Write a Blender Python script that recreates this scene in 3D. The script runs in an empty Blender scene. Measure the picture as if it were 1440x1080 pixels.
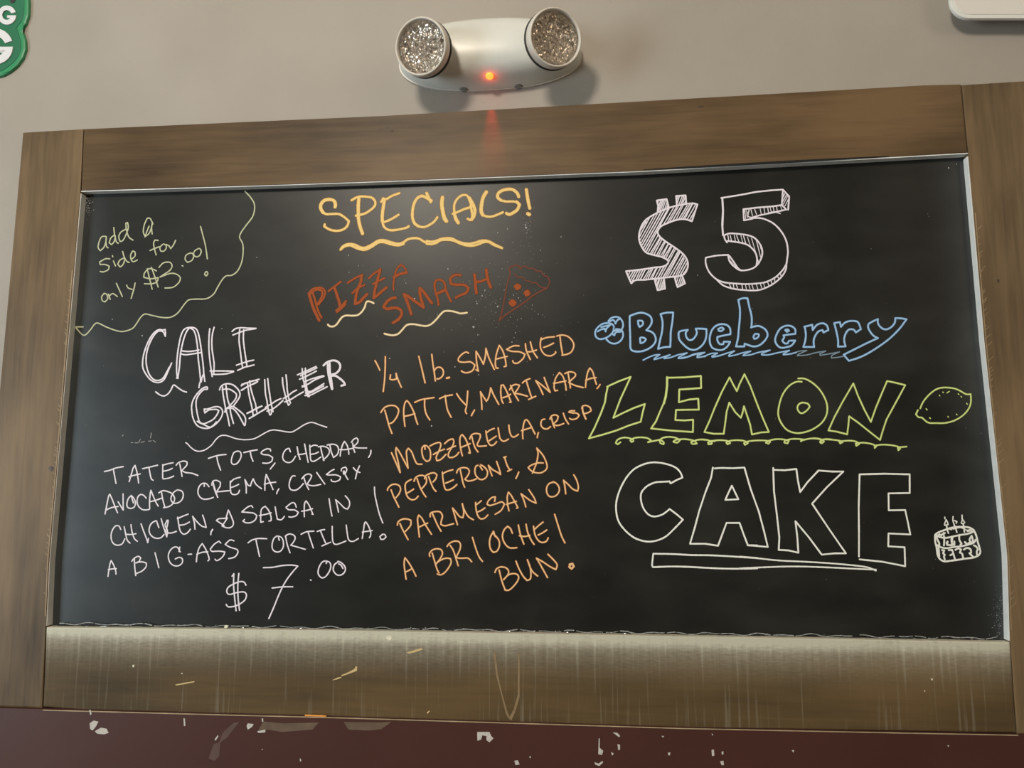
import bpy, bmesh, math, random
from mathutils import Vector, Matrix
random.seed(7)
sc = bpy.context.scene
C = sc.collection

# ------------------------------------------------------------------ camera
BZ = 1.50                                   # height of the board's lower edge above the floor
F = 1080.0
RW = ((0.995392800019357, 0.09584392183427125, -0.002667642601675473),
      (-0.014955552635151574, 0.12771967765170303, -0.9916975422909559),
      (-0.09470747127339733, 0.9871684894626505, 0.12856464637305018))
CAM = Vector((0.72117359, -1.00576108, 0.19091956 + BZ))
cd = bpy.data.cameras.new('camera'); cam = bpy.data.objects.new('camera', cd); C.objects.link(cam)
cd.sensor_width = 36; cd.lens = 27.0; cd.clip_start = 0.02
r, u, b = Vector(RW[0]), -Vector(RW[1]), -Vector(RW[2])
cam.matrix_world = Matrix(((r.x, u.x, b.x, CAM.x), (r.y, u.y, b.y, CAM.y), (r.z, u.z, b.z, CAM.z), (0, 0, 0, 1)))
sc.camera = cam

# ------------------------------------------------------------------ world, lamps, exposure
sc.view_settings.view_transform = 'Standard'; sc.view_settings.look = 'None'
sc.view_settings.gamma = 1; sc.view_settings.use_curve_mapping = False
sc.view_settings.exposure = 0.0
w = bpy.data.worlds.new('world'); sc.world = w; w.use_nodes = True
w.node_tree.nodes['Background'].inputs[0].default_value = (0.8, 0.85, 0.9, 1)
w.node_tree.nodes['Background'].inputs[1].default_value = 0.3

def area(name, loc, target, size, power, col, sizey=None):
    l = bpy.data.lights.new(name, 'AREA'); l.energy = power; l.color = col
    l.size = size
    if sizey: l.shape = 'RECTANGLE'; l.size_y = sizey
    o = bpy.data.objects.new(name, l); C.objects.link(o); o.location = loc
    o.rotation_euler = (Vector(target) - Vector(loc)).to_track_quat('-Z', 'Y').to_euler()
    return o
# warm ceiling lamp in front of the board, to the left (throws the lobes under the lamp heads)
area('ceiling_lamp', (0.06, -2.05, BZ + 1.50), (0.6, 0, BZ + .4), 0.34, 29, (1.0, 0.90, 0.76))
# daylight through the window in the left wall
area('window_daylight', (-2.75, -2.1, BZ + 0.1), (0.6, 0, BZ + .3), 1.7, 112, (0.74, 0.90, 1.0), 1.7)
# added warm fill from the right, brightens the frame's left inner edge
area('right_fill', (2.9, -2.0, BZ + 1.3), (0.4, 0, BZ + .2), 0.9, 9, (1.0, 0.84, 0.64))

# ------------------------------------------------------------------ helpers
YW, YB, YF = 0.012, 0.0, -0.012            # wall plane, writing surface, front face of the frame planks
def at(px, py, Y=YB):
    """point of the wall-parallel plane y = Y that the photograph shows at this pixel"""
    c = ((px - 720) / F, (py - 540) / F, 1.0)
    d = Vector((sum(RW[i][k] * c[i] for i in range(3)) for k in range(3)))
    return CAM + d * ((Y - CAM.y) / d.y)

def lin(c):
    f = lambda v: v / 12.92 if v <= .04045 else ((v + .055) / 1.055) ** 2.4
    return tuple(f(x / 255) for x in c) + (1,)

def new_mat(name):
    m = bpy.data.materials.new(name); m.use_nodes = True
    return m, m.node_tree.nodes, m.node_tree.links, m.node_tree.nodes['Principled BSDF']

def plain(name, col, rough=.6, metal=0, spec=.5, var=0.0, scale=60, bump=0.0, coat=0):
    m, n, l, p = new_mat(name)
    p.inputs['Roughness'].default_value = rough; p.inputs['Metallic'].default_value = metal
    p.inputs['Specular IOR Level'].default_value = spec; p.inputs['Coat Weight'].default_value = coat
    c = lin(col)
    tc = n.new('ShaderNodeTexCoord'); no = n.new('ShaderNodeTexNoise'); no.inputs['Scale'].default_value = scale
    no.inputs['Detail'].default_value = 5
    l.new(tc.outputs['Object'], no.inputs['Vector'])
    cr = n.new('ShaderNodeValToRGB'); cr.color_ramp.elements[0].position = .3; cr.color_ramp.elements[1].position = .7
    cr.color_ramp.elements[0].color = tuple(x * (1 - var) for x in c[:3]) + (1,)
    cr.color_ramp.elements[1].color = tuple(min(1, x * (1 + var)) for x in c[:3]) + (1,)
    l.new(no.outputs['Fac'], cr.inputs['Fac']); l.new(cr.outputs['Color'], p.inputs['Base Color'])
    if bump:
        bp = n.new('ShaderNodeBump'); bp.inputs['Strength'].default_value = bump; bp.inputs['Distance'].default_value = .001
        l.new(no.outputs['Fac'], bp.inputs['Height']); l.new(bp.outputs['Normal'], p.inputs['Normal'])
    return m

def obj(name, bm, mat, parent=None, smooth=False, origin=None):
    me = bpy.data.meshes.new(name)
    bmesh.ops.recalc_face_normals(bm, faces=bm.faces)
    if origin is None:
        xs = [v.co for v in bm.verts]
        origin = Vector([(min(v[k] for v in xs) + max(v[k] for v in xs)) / 2 for k in range(3)])
    origin = Vector(origin)
    for v in bm.verts: v.co -= origin
    bm.to_mesh(me); bm.free()
    for m in (mat if isinstance(mat, (list, tuple)) else [mat]): me.materials.append(m)
    if smooth:
        for p in me.polygons: p.use_smooth = True
    o = bpy.data.objects.new(name, me); C.objects.link(o); o.location = origin
    if parent:
        o.parent = parent
        o.matrix_parent_inverse = parent_world(parent).inverted()
    return o

def parent_world(p):
    m = Matrix.LocRotScale(p.location, p.rotation_euler, p.scale)
    if p.parent: m = parent_world(p.parent) @ p.matrix_parent_inverse @ m
    return m

def thing(name, label, cat, loc, group=None):
    o = bpy.data.objects.new(name, None); C.objects.link(o); o.location = loc; o.empty_display_size = .05
    o['label'] = label; o['category'] = cat
    if group: o['group'] = group
    return o

def slab(pts_front, y0, y1, bm=None, bevel=0.0):
    """prism whose outline (pixel list, traced on the plane y0) runs straight back to y1"""
    bm = bm or bmesh.new()
    P = [at(x, y, y0) for x, y in pts_front]
    a = [bm.verts.new(p) for p in P]
    c = [bm.verts.new((p.x, y1, p.z)) for p in P]
    f = bm.faces.new(a); bm.faces.new(c[::-1])
    k = len(P)
    for i in range(k): bm.faces.new((a[i], c[i], c[(i + 1) % k], a[(i + 1) % k]))
    if bevel:
        bmesh.ops.bevel(bm, geom=[e for e in f.edges], offset=bevel, segments=2, profile=.6, affect='EDGES')
    return bm

def box(bm, x0, x1, y0, y1, z0, z1):
    v = [bm.verts.new(p) for p in [(x0, y0, z0), (x1, y0, z0), (x1, y1, z0), (x0, y1, z0), (x0, y0, z1), (x1, y0, z1), (x1, y1, z1), (x0, y1, z1)]]
    for q in [(0, 1, 2, 3), (4, 5, 6, 7), (0, 1, 5, 4), (1, 2, 6, 5), (2, 3, 7, 6), (3, 0, 4, 7)]: bm.faces.new([v[i] for i in q])
    return bm

# ------------------------------------------------------------------ materials
def wall_paint():
    m, n, l, p = new_mat('wall_paint')
    p.inputs['Roughness'].default_value = .62
    tc = n.new('ShaderNodeTexCoord')
    no = n.new('ShaderNodeTexNoise'); no.inputs['Scale'].default_value = 7; no.inputs['Detail'].default_value = 3
    n2 = n.new('ShaderNodeTexNoise'); n2.inputs['Scale'].default_value = 260; n2.inputs['Detail'].default_value = 4
    l.new(tc.outputs['Object'], no.inputs['Vector']); l.new(tc.outputs['Object'], n2.inputs['Vector'])
    cr = n.new('ShaderNodeValToRGB')
    cr.color_ramp.elements[0].position = .3; cr.color_ramp.elements[0].color = lin((162, 153, 142))
    cr.color_ramp.elements[1].position = .7; cr.color_ramp.elements[1].color = lin((170, 161, 150))
    l.new(no.outputs['Fac'], cr.inputs['Fac']); l.new(cr.outputs['Color'], p.inputs['Base Color'])
    bp = n.new('ShaderNodeBump'); bp.inputs['Strength'].default_value = .12; bp.inputs['Distance'].default_value = .0015
    l.new(n2.outputs['Fac'], bp.inputs['Height']); l.new(bp.outputs['Normal'], p.inputs['Normal'])
    return m

def wood(name, vertical, dark, light, dust=False, rough=.42):
    m, n, l, p = new_mat(name)
    tc = n.new('ShaderNodeTexCoord'); mp = n.new('ShaderNodeMapping')
    mp.inputs['Scale'].default_value = (1, 1, .07) if vertical else (.07, 1, 1)
    l.new(tc.outputs['Object'], mp.inputs['Vector'])
    g = n.new('ShaderNodeTexNoise'); g.inputs['Scale'].default_value = 130; g.inputs['Detail'].default_value = 6; g.inputs['Distortion'].default_value = .6
    l.new(mp.outputs['Vector'], g.inputs['Vector'])
    big = n.new('ShaderNodeTexNoise'); big.inputs['Scale'].default_value = 9; big.inputs['Detail'].default_value = 3
    mp2 = n.new('ShaderNodeMapping'); mp2.inputs['Scale'].default_value = (1, 1, .35) if vertical else (.35, 1, 1)
    l.new(tc.outputs['Object'], mp2.inputs['Vector']); l.new(mp2.outputs['Vector'], big.inputs['Vector'])
    ad = n.new('ShaderNodeMath'); ad.operation = 'MULTIPLY_ADD'; ad.inputs[1].default_value = .24
    sc_ = n.new('ShaderNodeMath'); sc_.operation = 'MULTIPLY'; sc_.inputs[1].default_value = .76
    l.new(big.outputs['Fac'], sc_.inputs[0]); l.new(g.outputs['Fac'], ad.inputs[0]); l.new(sc_.outputs[0], ad.inputs[2])
    cr = n.new('ShaderNodeValToRGB'); cr.color_ramp.elements[0].position = .33; cr.color_ramp.elements[1].position = .66
    cr.color_ramp.elements[0].color = lin(dark); cr.color_ramp.elements[1].color = lin(light)
    l.new(ad.outputs[0], cr.inputs['Fac'])
    out = cr.outputs['Color']
    # knots
    kn = n.new('ShaderNodeTexVoronoi'); kn.inputs['Scale'].default_value = 3.1
    l.new(tc.outputs['Object'], kn.inputs['Vector'])
    kr = n.new('ShaderNodeValToRGB'); kr.color_ramp.elements[0].position = .0; kr.color_ramp.elements[0].color = (.25, .2, .16, 1)
    kr.color_ramp.elements[1].position = .045; kr.color_ramp.elements[1].color = (1, 1, 1, 1)
    l.new(kn.outputs['Distance'], kr.inputs['Fac'])
    mk = n.new('ShaderNodeMix'); mk.data_type = 'RGBA'; mk.blend_type = 'MULTIPLY'; mk.inputs['Factor'].default_value = .8
    l.new(out, mk.inputs['A']); l.new(kr.outputs['Color'], mk.inputs['B']); out = mk.outputs['Result']
    if dust:   # chalk dust that has fallen on the lower plank, wiped down in streaks
        sep = n.new('ShaderNodeSeparateXYZ'); l.new(tc.outputs['Object'], sep.inputs[0])
        st = n.new('ShaderNodeTexNoise'); st.inputs['Scale'].default_value = 190; st.inputs['Detail'].default_value = 4
        mp3 = n.new('ShaderNodeMapping'); mp3.inputs['Scale'].default_value = (1, 0, .035)
        l.new(tc.outputs['Object'], mp3.inputs['Vector']); l.new(mp3.outputs['Vector'], st.inputs['Vector'])
        wv = n.new('ShaderNodeTexNoise'); wv.inputs['Scale'].default_value = 5
        l.new(mp3.outputs['Vector'], wv.inputs['Vector'])
        # height above the plank's centre, 0 at -.015, 1 at the top edge
        mr = n.new('ShaderNodeMapRange'); mr.inputs['From Min'].default_value = -.03; mr.inputs['From Max'].default_value = .048
        l.new(sep.outputs['Z'], mr.inputs['Value'])
        pw = n.new('ShaderNodeMath'); pw.operation = 'POWER'; pw.inputs[1].default_value = 3.2
        l.new(mr.outputs['Result'], pw.inputs[0])
        a1 = n.new('ShaderNodeMapRange'); a1.inputs['From Min'].default_value = .3; a1.inputs['From Max'].default_value = .7
        a1.inputs['To Min'].default_value = .72; a1.inputs['To Max'].default_value = 1.12
        l.new(st.outputs['Fac'], a1.inputs['Value'])
        a2 = n.new('ShaderNodeMapRange'); a2.inputs['From Min'].default_value = .3; a2.inputs['From Max'].default_value = .7
        a2.inputs['To Min'].default_value = .7; a2.inputs['To Max'].default_value = 1.1
        l.new(wv.outputs['Fac'], a2.inputs['Value'])
        mm = n.new('ShaderNodeMath'); mm.operation = 'MULTIPLY'; l.new(pw.outputs[0], mm.inputs[0]); l.new(a1.outputs['Result'], mm.inputs[1])
        m2 = n.new('ShaderNodeMath'); m2.operation = 'MULTIPLY'; l.new(mm.outputs[0], m2.inputs[0]); l.new(a2.outputs['Result'], m2.inputs[1])
        # thin streaks all the way down
        s2 = n.new('ShaderNodeMapRange'); s2.inputs['From Min'].default_value = .57; s2.inputs['From Max'].default_value = .8
        s2.inputs['To Max'].default_value = .22
        l.new(st.outputs['Fac'], s2.inputs['Value'])
        # band along the top edge, dust plus a painted arris highlight; fine crosswise scuffing
        tb = n.new('ShaderNodeMapRange'); tb.interpolation_type = 'SMOOTHSTEP'; tb.inputs['From Min'].default_value = .033; tb.inputs['From Max'].default_value = .047; tb.inputs['To Max'].default_value = .38
        l.new(sep.outputs['Z'], tb.inputs['Value'])
        cs = n.new('ShaderNodeTexNoise'); cs.inputs['Scale'].default_value = 420; cs.inputs['Detail'].default_value = 3
        mp4 = n.new('ShaderNodeMapping'); mp4.inputs['Scale'].default_value = (.25, 0, 1)
        l.new(tc.outputs['Object'], mp4.inputs['Vector']); l.new(mp4.outputs['Vector'], cs.inputs['Vector'])
        c2 = n.new('ShaderNodeMapRange'); c2.inputs['From Min'].default_value = .3; c2.inputs['From Max'].default_value = .7; c2.inputs['To Min'].default_value = .72; c2.inputs['To Max'].default_value = 1.2
        l.new(cs.outputs['Fac'], c2.inputs['Value'])
        mc = n.new('ShaderNodeMath'); mc.operation = 'MULTIPLY'; l.new(m2.outputs[0], mc.inputs[0]); l.new(c2.outputs['Result'], mc.inputs[1])
        m4 = n.new('ShaderNodeMath'); m4.operation = 'MULTIPLY'; m4.inputs[1].default_value = .85; l.new(mc.outputs[0], m4.inputs[0])
        m3 = n.new('ShaderNodeMath'); m3.operation = 'ADD'; l.new(m4.outputs[0], m3.inputs[0]); l.new(tb.outputs['Result'], m3.inputs[1])
        mx = n.new('ShaderNodeMath'); mx.operation = 'ADD'; mx.use_clamp = True
        l.new(m3.outputs[0], mx.inputs[0]); l.new(s2.outputs['Result'], mx.inputs[1])
        md = n.new('ShaderNodeMix'); md.data_type = 'RGBA'; l.new(mx.outputs[0], md.inputs['Factor'])
        l.new(out, md.inputs['A']); md.inputs['B'].default_value = lin((206, 202, 182)); out = md.outputs['Result']
    l.new(out, p.inputs['Base Color'])
    p.inputs['Roughness'].default_value = rough; p.inputs['Specular IOR Level'].default_value = .16
    bp = n.new('ShaderNodeBump'); bp.inputs['Strength'].default_value = .25; bp.inputs['Distance'].default_value = .0006
    l.new(g.outputs['Fac'], bp.inputs['Height']); l.new(bp.outputs['Normal'], p.inputs['Normal'])
    return m

def board_paint():
    m, n, l, p = new_mat('blackboard_paint')
    tc = n.new('ShaderNodeTexCoord')
    a = n.new('ShaderNodeTexNoise'); a.inputs['Scale'].default_value = 4.5; a.inputs['Detail'].default_value = 6; a.inputs['Distortion'].default_value = 1.2
    l.new(tc.outputs['Object'], a.inputs['Vector'])
    mp = n.new('ShaderNodeMapping'); mp.inputs['Scale'].default_value = (.4, 1, 1); mp.inputs['Rotation'].default_value = (0, .5, 0)
    l.new(tc.outputs['Object'], mp.inputs['Vector'])
    s = n.new('ShaderNodeTexNoise'); s.inputs['Scale'].default_value = 26; s.inputs['Detail'].default_value = 5
    l.new(mp.outputs['Vector'], s.inputs['Vector'])
    mm = n.new('ShaderNodeMath'); mm.operation = 'MULTIPLY'; l.new(a.outputs['Fac'], mm.inputs[0]); l.new(s.outputs['Fac'], mm.inputs[1])
    cr = n.new('ShaderNodeValToRGB'); cr.color_ramp.elements[0].position = .14; cr.color_ramp.elements[1].position = .52
    cr.color_ramp.elements[0].color = lin((28, 28, 26)); cr.color_ramp.elements[1].color = lin((50, 50, 46))
    l.new(mm.outputs[0], cr.inputs['Fac'])
    # chalk haze rubbed into the ends of the board, where the eraser never quite reaches
    sep = n.new('ShaderNodeSeparateXYZ'); l.new(tc.outputs['Object'], sep.inputs[0])
    ab = n.new('ShaderNodeMath'); ab.operation = 'ABSOLUTE'; l.new(sep.outputs['X'], ab.inputs[0])
    e = n.new('ShaderNodeMapRange'); e.interpolation_type = 'SMOOTHSTEP'; e.inputs['From Min'].default_value = .55; e.inputs['From Max'].default_value = .635; l.new(ab.outputs[0], e.inputs['Value'])
    q = n.new('ShaderNodeMath'); q.operation = 'MULTIPLY'; l.new(e.outputs['Result'], q.inputs[0]); l.new(a.outputs['Fac'], q.inputs[1])
    q2 = n.new('ShaderNodeMath'); q2.operation = 'MULTIPLY'; q2.inputs[1].default_value = .22; l.new(q.outputs[0], q2.inputs[0])
    mh = n.new('ShaderNodeMix'); mh.data_type = 'RGBA'; l.new(q2.outputs[0], mh.inputs['Factor']); l.new(cr.outputs['Color'], mh.inputs['A']); mh.inputs['B'].default_value = lin((150, 160, 164))
    l.new(mh.outputs['Result'], p.inputs['Base Color'])
    p.inputs['Roughness'].default_value = .36; p.inputs['Specular IOR Level'].default_value = .30
    return m

INK = {'faint': ((196, 198, 164), None), 'grey': ((150, 150, 148), None), 'bluedim': ((128, 150, 168), None), 'white': ((240, 232, 240), None), 'warmwhite': ((250, 249, 240), None),
       'yellow': ((250, 212, 138), (178, 128, 58)), 'rust': ((166, 84, 46), (104, 60, 38)), 'dullred': ((122, 70, 54), None),
       'cream': ((246, 226, 184), (120, 90, 50)), 'orange': ((252, 204, 150), (158, 84, 38)),
       'blue': ((168, 204, 238), (44, 92, 140)), 'lime': ((222, 234, 152), (96, 106, 40))}
INKM = {}
for k, (c, f) in INK.items():
    INKM[k] = [plain('chalk_' + k, c, .85, spec=.2, var=.07, scale=420)] + ([plain('chalk_fringe_' + k, f, .85, spec=.2, var=.12, scale=420)] if f else [])

# ------------------------------------------------------------------ chalk strokes
STROKES = {}
def smooth_runs(pts, straight=False):
    """split at sharp corners, then Catmull-Rom each run"""
    q = [pts[0]]
    for p in pts[1:]:
        if (p[0] - q[-1][0]) ** 2 + (p[1] - q[-1][1]) ** 2 > .01: q.append(p)
    if len(q) < 2: q.append((q[0][0] + .5, q[0][1] + .3))
    runs, cur = [], [q[0]]
    for i in range(1, len(q) - 1):
        a = math.atan2(q[i][1] - q[i-1][1], q[i][0] - q[i-1][0]); c = math.atan2(q[i+1][1] - q[i][1], q[i+1][0] - q[i][0])
        t = abs((c - a + math.pi) % (2 * math.pi) - math.pi)
        cur.append(q[i])
        if straight or t > math.radians(66): runs.append(cur); cur = [q[i]]
    cur.append(q[-1]); runs.append(cur)
    out = []
    for r in runs:
        if len(r) == 2: out.append([(r[0][0] + (r[1][0] - r[0][0]) * k / 2, r[0][1] + (r[1][1] - r[0][1]) * k / 2) for k in range(3)]); continue
        e = [r[0]] + r + [r[-1]]; o = []
        for i in range(1, len(e) - 2):
            p0, p1, p2, p3 = e[i-1:i+3]
            n = max(2, int(math.hypot(p2[0] - p1[0], p2[1] - p1[1]) / 1.6))
            for k in range(n):
                t = k / n
                o.append(tuple(.5 * (2 * p1[j] + (p2[j] - p0[j]) * t + (2 * p0[j] - 5 * p1[j] + 4 * p2[j] - p3[j]) * t * t + (3 * p1[j] - p0[j] - 3 * p2[j] + p3[j]) * t ** 3) for j in (0, 1)))
        o.append(r[-1]); out.append(o)
    return out

def ribbon(bm, pts, wpx, Y, mi, cap=5):
    k = len(pts); L, R = [], []
    tg = []
    for i in range(k):
        a, c = pts[max(0, i - 1)], pts[min(k - 1, i + 1)]
        d = math.hypot(c[0] - a[0], c[1] - a[1]) or 1
        tg.append(((c[0] - a[0]) / d, (c[1] - a[1]) / d))
    h = wpx / 2
    for i, (x, y) in enumerate(pts):
        hw = h * (1 + random.uniform(-.07, .07)); tx, ty = tg[i]
        L.append(bm.verts.new(at(x - ty * hw, y + tx * hw, Y))); R.append(bm.verts.new(at(x + ty * hw, y - tx * hw, Y)))
    for i in range(k - 1):
        f = bm.faces.new((L[i], L[i+1], R[i+1], R[i])); f.material_index = mi
    for end, a, c in ((0, L[0], R[0]), (k - 1, R[-1], L[-1])):
        tx, ty = tg[end]
        if end == 0: tx, ty = -tx, -ty
        x, y = pts[end]; v = [c]
        ang = math.atan2(ty, tx)
        s = [bm.verts.new(at(x + h * math.cos(ang + q), y + h * math.sin(ang + q), Y)) for q in (-.9, -.3, .3, .9)]
        v = ([L[0]] + [R[0]]) if end == 0 else ([R[-1]] + [L[-1]])
        # order: from a's side round to c's side
        sa = sorted(s, key=lambda q: (q.co - v[1].co).length)
        f = bm.faces.new([v[0], v[1]] + sa); f.material_index = mi

def add_stroke(name, ink, w, pts, straight=False, Y=YB):
    e = STROKES.setdefault((name, ink), [bmesh.new(), 0])
    for run in smooth_runs(pts, straight):
        e[1] += 1
        ribbon(e[0], run, w * .92, Y - .00035 - 1.5e-6 * e[1], 0)
        if len(INKM[ink]) > 1: ribbon(e[0], run, w * .95 + 1.1, Y - .00015 - 5e-7 * (e[1] % 200), 1)

def TR(name, ink, ox, oy, s, w, text, Y=YB):
    for line in text.strip().splitlines():
        line = line.strip(); straight = line.startswith('/'); line = line.lstrip('/'); ww = w
        t = line.split()
        if t[0].startswith('w'): ww = float(t[0][1:]); t = t[1:]
        add_stroke(name, ink, ww, [(ox + float(a.split(',')[0]) / s, oy + float(a.split(',')[1]) / s) for a in t], straight, Y)

def HATCH(name, ink, ox, oy, s, w, d, gap, jit, text):
    P = [(ox + float(a.split(',')[0]) / s, oy + float(a.split(',')[1]) / s) for a in text.split()]
    L = math.hypot(*d); dx, dy = d[0] / L, d[1] / L; nx, ny = -dy, dx
    q = [p[0] * nx + p[1] * ny for p in P]; c = min(q) + gap * .4
    while c < max(q):
        ts = []
        for i in range(len(P)):
            a, b_ = P[i], P[(i + 1) % len(P)]; qa, qb = a[0] * nx + a[1] * ny - c, b_[0] * nx + b_[1] * ny - c
            if qa * qb < 0:
                k = qa / (qa - qb); ts.append((a[0] + (b_[0] - a[0]) * k) * dx + (a[1] + (b_[1] - a[1]) * k) * dy)
        ts.sort()
        for i in range(0, len(ts) - 1, 2):
            t0, t1 = ts[i] + random.uniform(.3, 1.6) * jit, ts[i+1] - random.uniform(.3, 1.6) * jit
            if t1 - t0 < 1.5: continue
            j = random.uniform(-1.0, 1.0) * jit
            add_stroke(name, ink, w * random.uniform(.8, 1.15), [(c * nx + t0 * dx, c * ny + t0 * dy), ((c + j * .6) * nx + (t0 + t1) / 2 * dx, (c + j * .6) * ny + (t0 + t1) / 2 * dy), ((c + j) * nx + t1 * dx, (c + j) * ny + t1 * dy)])
        c += gap * random.uniform(.75, 1.3)
# ------------------------------------------------------------------ the room
M_WALL = wall_paint()
M_FLOOR = plain('floor_tile', (120, 105, 88), .5, var=.1, scale=3)
M_CEIL = plain('ceiling_paint', (205, 198, 185), .8, var=.02, scale=5)
M_SIDE = plain('side_wall_paint', (176, 160, 138), .7, var=.03, scale=4)
def struct(name, bm, m):
    o = obj(name, bm, m); o['kind'] = 'structure'; return o
X0, X1, Y0, Z1 = -2.9, 3.6, -4.6, BZ + 1.8
struct('wall_back', box(bmesh.new(), X0 - .1, X1 + .1, YW, YW + .1, 0, Z1), M_WALL)
struct('wall_left', box(bmesh.new(), X0 - .1, X0, Y0, YW, 0, Z1), M_SIDE)
struct('wall_right', box(bmesh.new(), X1, X1 + .1, Y0, YW, 0, Z1), M_SIDE)
struct('wall_front', box(bmesh.new(), X0 - .1, X1 + .1, Y0 - .1, Y0, 0, Z1), M_SIDE)
struct('floor', box(bmesh.new(), X0 - .1, X1 + .1, Y0 - .1, YW + .1, -.1, 0), M_FLOOR)
struct('ceiling', box(bmesh.new(), X0 - .1, X1 + .1, Y0 - .1, YW + .1, Z1, Z1 + .1), M_CEIL)

# maroon painted boarding under the chalkboard, with paint chips knocked out of it
M_MAROON = plain('maroon_paint', (78, 47, 40), .45, spec=.3, var=.10, scale=5, bump=.05)
M_CHIP = plain('chipped_plaster', (205, 198, 190), .8, var=.12, scale=300)
YM = -0.018
bm = slab([(-260, 989), (60, 997.5), (480, 1009), (960, 1024), (1440, 1034), (1720, 1040), (1720, 1500), (-260, 1500)], YM, YW, bevel=.0012)
trim = struct('trim_1', bm, M_MAROON)
def chips(name, mat, polys, Y, parent, ox=0, oy=0, s=1, dy=.0004):
    bm = bmesh.new()
    for t in polys.strip().splitlines():
        P = [at(ox + float(a.split(',')[0]) / s, oy + float(a.split(',')[1]) / s, Y - dy) for a in t.split()]
        a = [bm.verts.new(p) for p in P]; c = [bm.verts.new((p.x, Y + .0003, p.z)) for p in P]
        bm.faces.new(a)
        for i in range(len(P)): bm.faces.new((a[i], c[i], c[(i + 1) % len(P)], a[(i + 1) % len(P)]))
    return obj(name, bm, mat, parent)
for t in """380,735 378,712 395,700 415,705 405,725 390,742
400,745 425,730 450,735 458,752 440,758 410,755
376,655 382,655 386,672 381,678
1040,722 1045,712 1070,715 1062,728 1045,738
1085,745 1120,738 1118,750 1090,752
774,690 780,692 782,722 776,724
905,780 918,762 922,766 910,784
1104,690 1110,692 1110,705 1105,705
1264,860 1270,862 1270,872 1266,872
1103,820 1108,820 1107,826""".splitlines():
    chips('paint_chip', M_CHIP, t, YM, trim, 0, 780, 3)
for t in """573,628 625,628 632,645 642,655 625,672 612,662 612,645 595,642 590,660 574,665
1086,655 1090,655 1090,695 1105,708 1100,725 1084,722
1138,712 1150,720 1142,728
1165,680 1176,682 1175,705 1168,703
1145,630 1165,632 1176,645 1172,650 1158,640
1068,755 1085,762 1102,750 1104,757 1088,772 1070,765
1378,715 1388,715 1386,727 1379,726
730,750 745,748 752,765 735,768
792,732 800,731 798,740
1350,645 1362,645 1358,652""".splitlines():
    chips('paint_chip', M_CHIP, t, YM, trim, 480, 820, 3)
for t in """122,825 132,822 134,848 124,850
164,832 172,830 172,842 166,844
158,872 172,870 174,888 164,888
460,826 470,824 468,836
1116,805 1124,805 1122,812
122,755 128,757 126,765""".splitlines():
    chips('paint_chip', M_CHIP, t, YM, trim, 960, 780, 3)
# drips and smears on the boarding
M_SMEAR = plain('old_smear', (104, 84, 66), .6, var=.2, scale=60); M_SMEAR2 = plain('dusty_smear', (92, 66, 60), .6, var=.15, scale=60)
for t in ("1110,704 1200,712 1345,708 1318,738 1190,748 1130,738 1090,742", "1450,706 1600,708 1650,706 1608,736 1560,742 1470,738"):
    chips('smear', M_SMEAR, t, YM, trim, 0, 780, 3, .0002)
for t in ("900,800 930,790 925,850 905,870 880,860", "985,710 1010,705 960,770 920,800 940,750"):
    chips('smear', M_SMEAR2, t, YM, trim, 0, 780, 3, .00015)
# upper edge of the boarding: a pale line painted for the light it catches
M_LITEDGE = plain('edge_highlight', (176, 154, 122), .7, var=.3, scale=40)
bm = bmesh.new(); e0 = [(60, 998.6), (300, 1005), (480, 1009.6), (720, 1017), (960, 1024.5), (1200, 1029.5), (1432, 1034)]
for i in range(len(e0) - 1):
    (xa, ya), (xb, yb) = e0[i], e0[i+1]
    for k in range(8):
        x1, y1 = xa + (xb - xa) * k / 8, ya + (yb - ya) * k / 8; x2, y2 = xa + (xb - xa) * (k + 1) / 8, ya + (yb - ya) * (k + 1) / 8
        h1 = .75
        bm.faces.new([bm.verts.new(at(x, y, YM - .0003)) for x, y in ((x1, y1 - h1), (x2, y2 - h1), (x2, y2 + h1), (x1, y1 + h1))])
bmesh.ops.remove_doubles(bm, verts=bm.verts, dist=1e-6)
obj('edge_highlight', bm, M_LITEDGE, trim)

# ------------------------------------------------------------------ the chalkboard
W_T = wood('frame_wood_top', False, (64, 50, 35), (120, 96, 68))
W_L = wood('frame_wood_upright', True, (76, 62, 46), (140, 116, 86))
W_B = wood('frame_wood_bottom', False, (72, 60, 42), (112, 90, 60), dust=True, rough=.5)
M_BOARD = board_paint()
M_EDGE = plain('pale_edge', (240, 241, 238), .4, var=.06, scale=60)
M_GAP = plain('dark_gap', (14, 13, 12), .8)
board = thing('chalkboard', 'black chalkboard with wide brown wooden frame and coloured handwritten menu lettering', 'chalkboard', (0.61, YW, BZ - .08))
bm = slab([(105, 262), (1366, 214), (1428, 912), (64, 890)], YB, YB + .008)
panel = obj('writing_surface', bm, M_BOARD, board)

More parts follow.
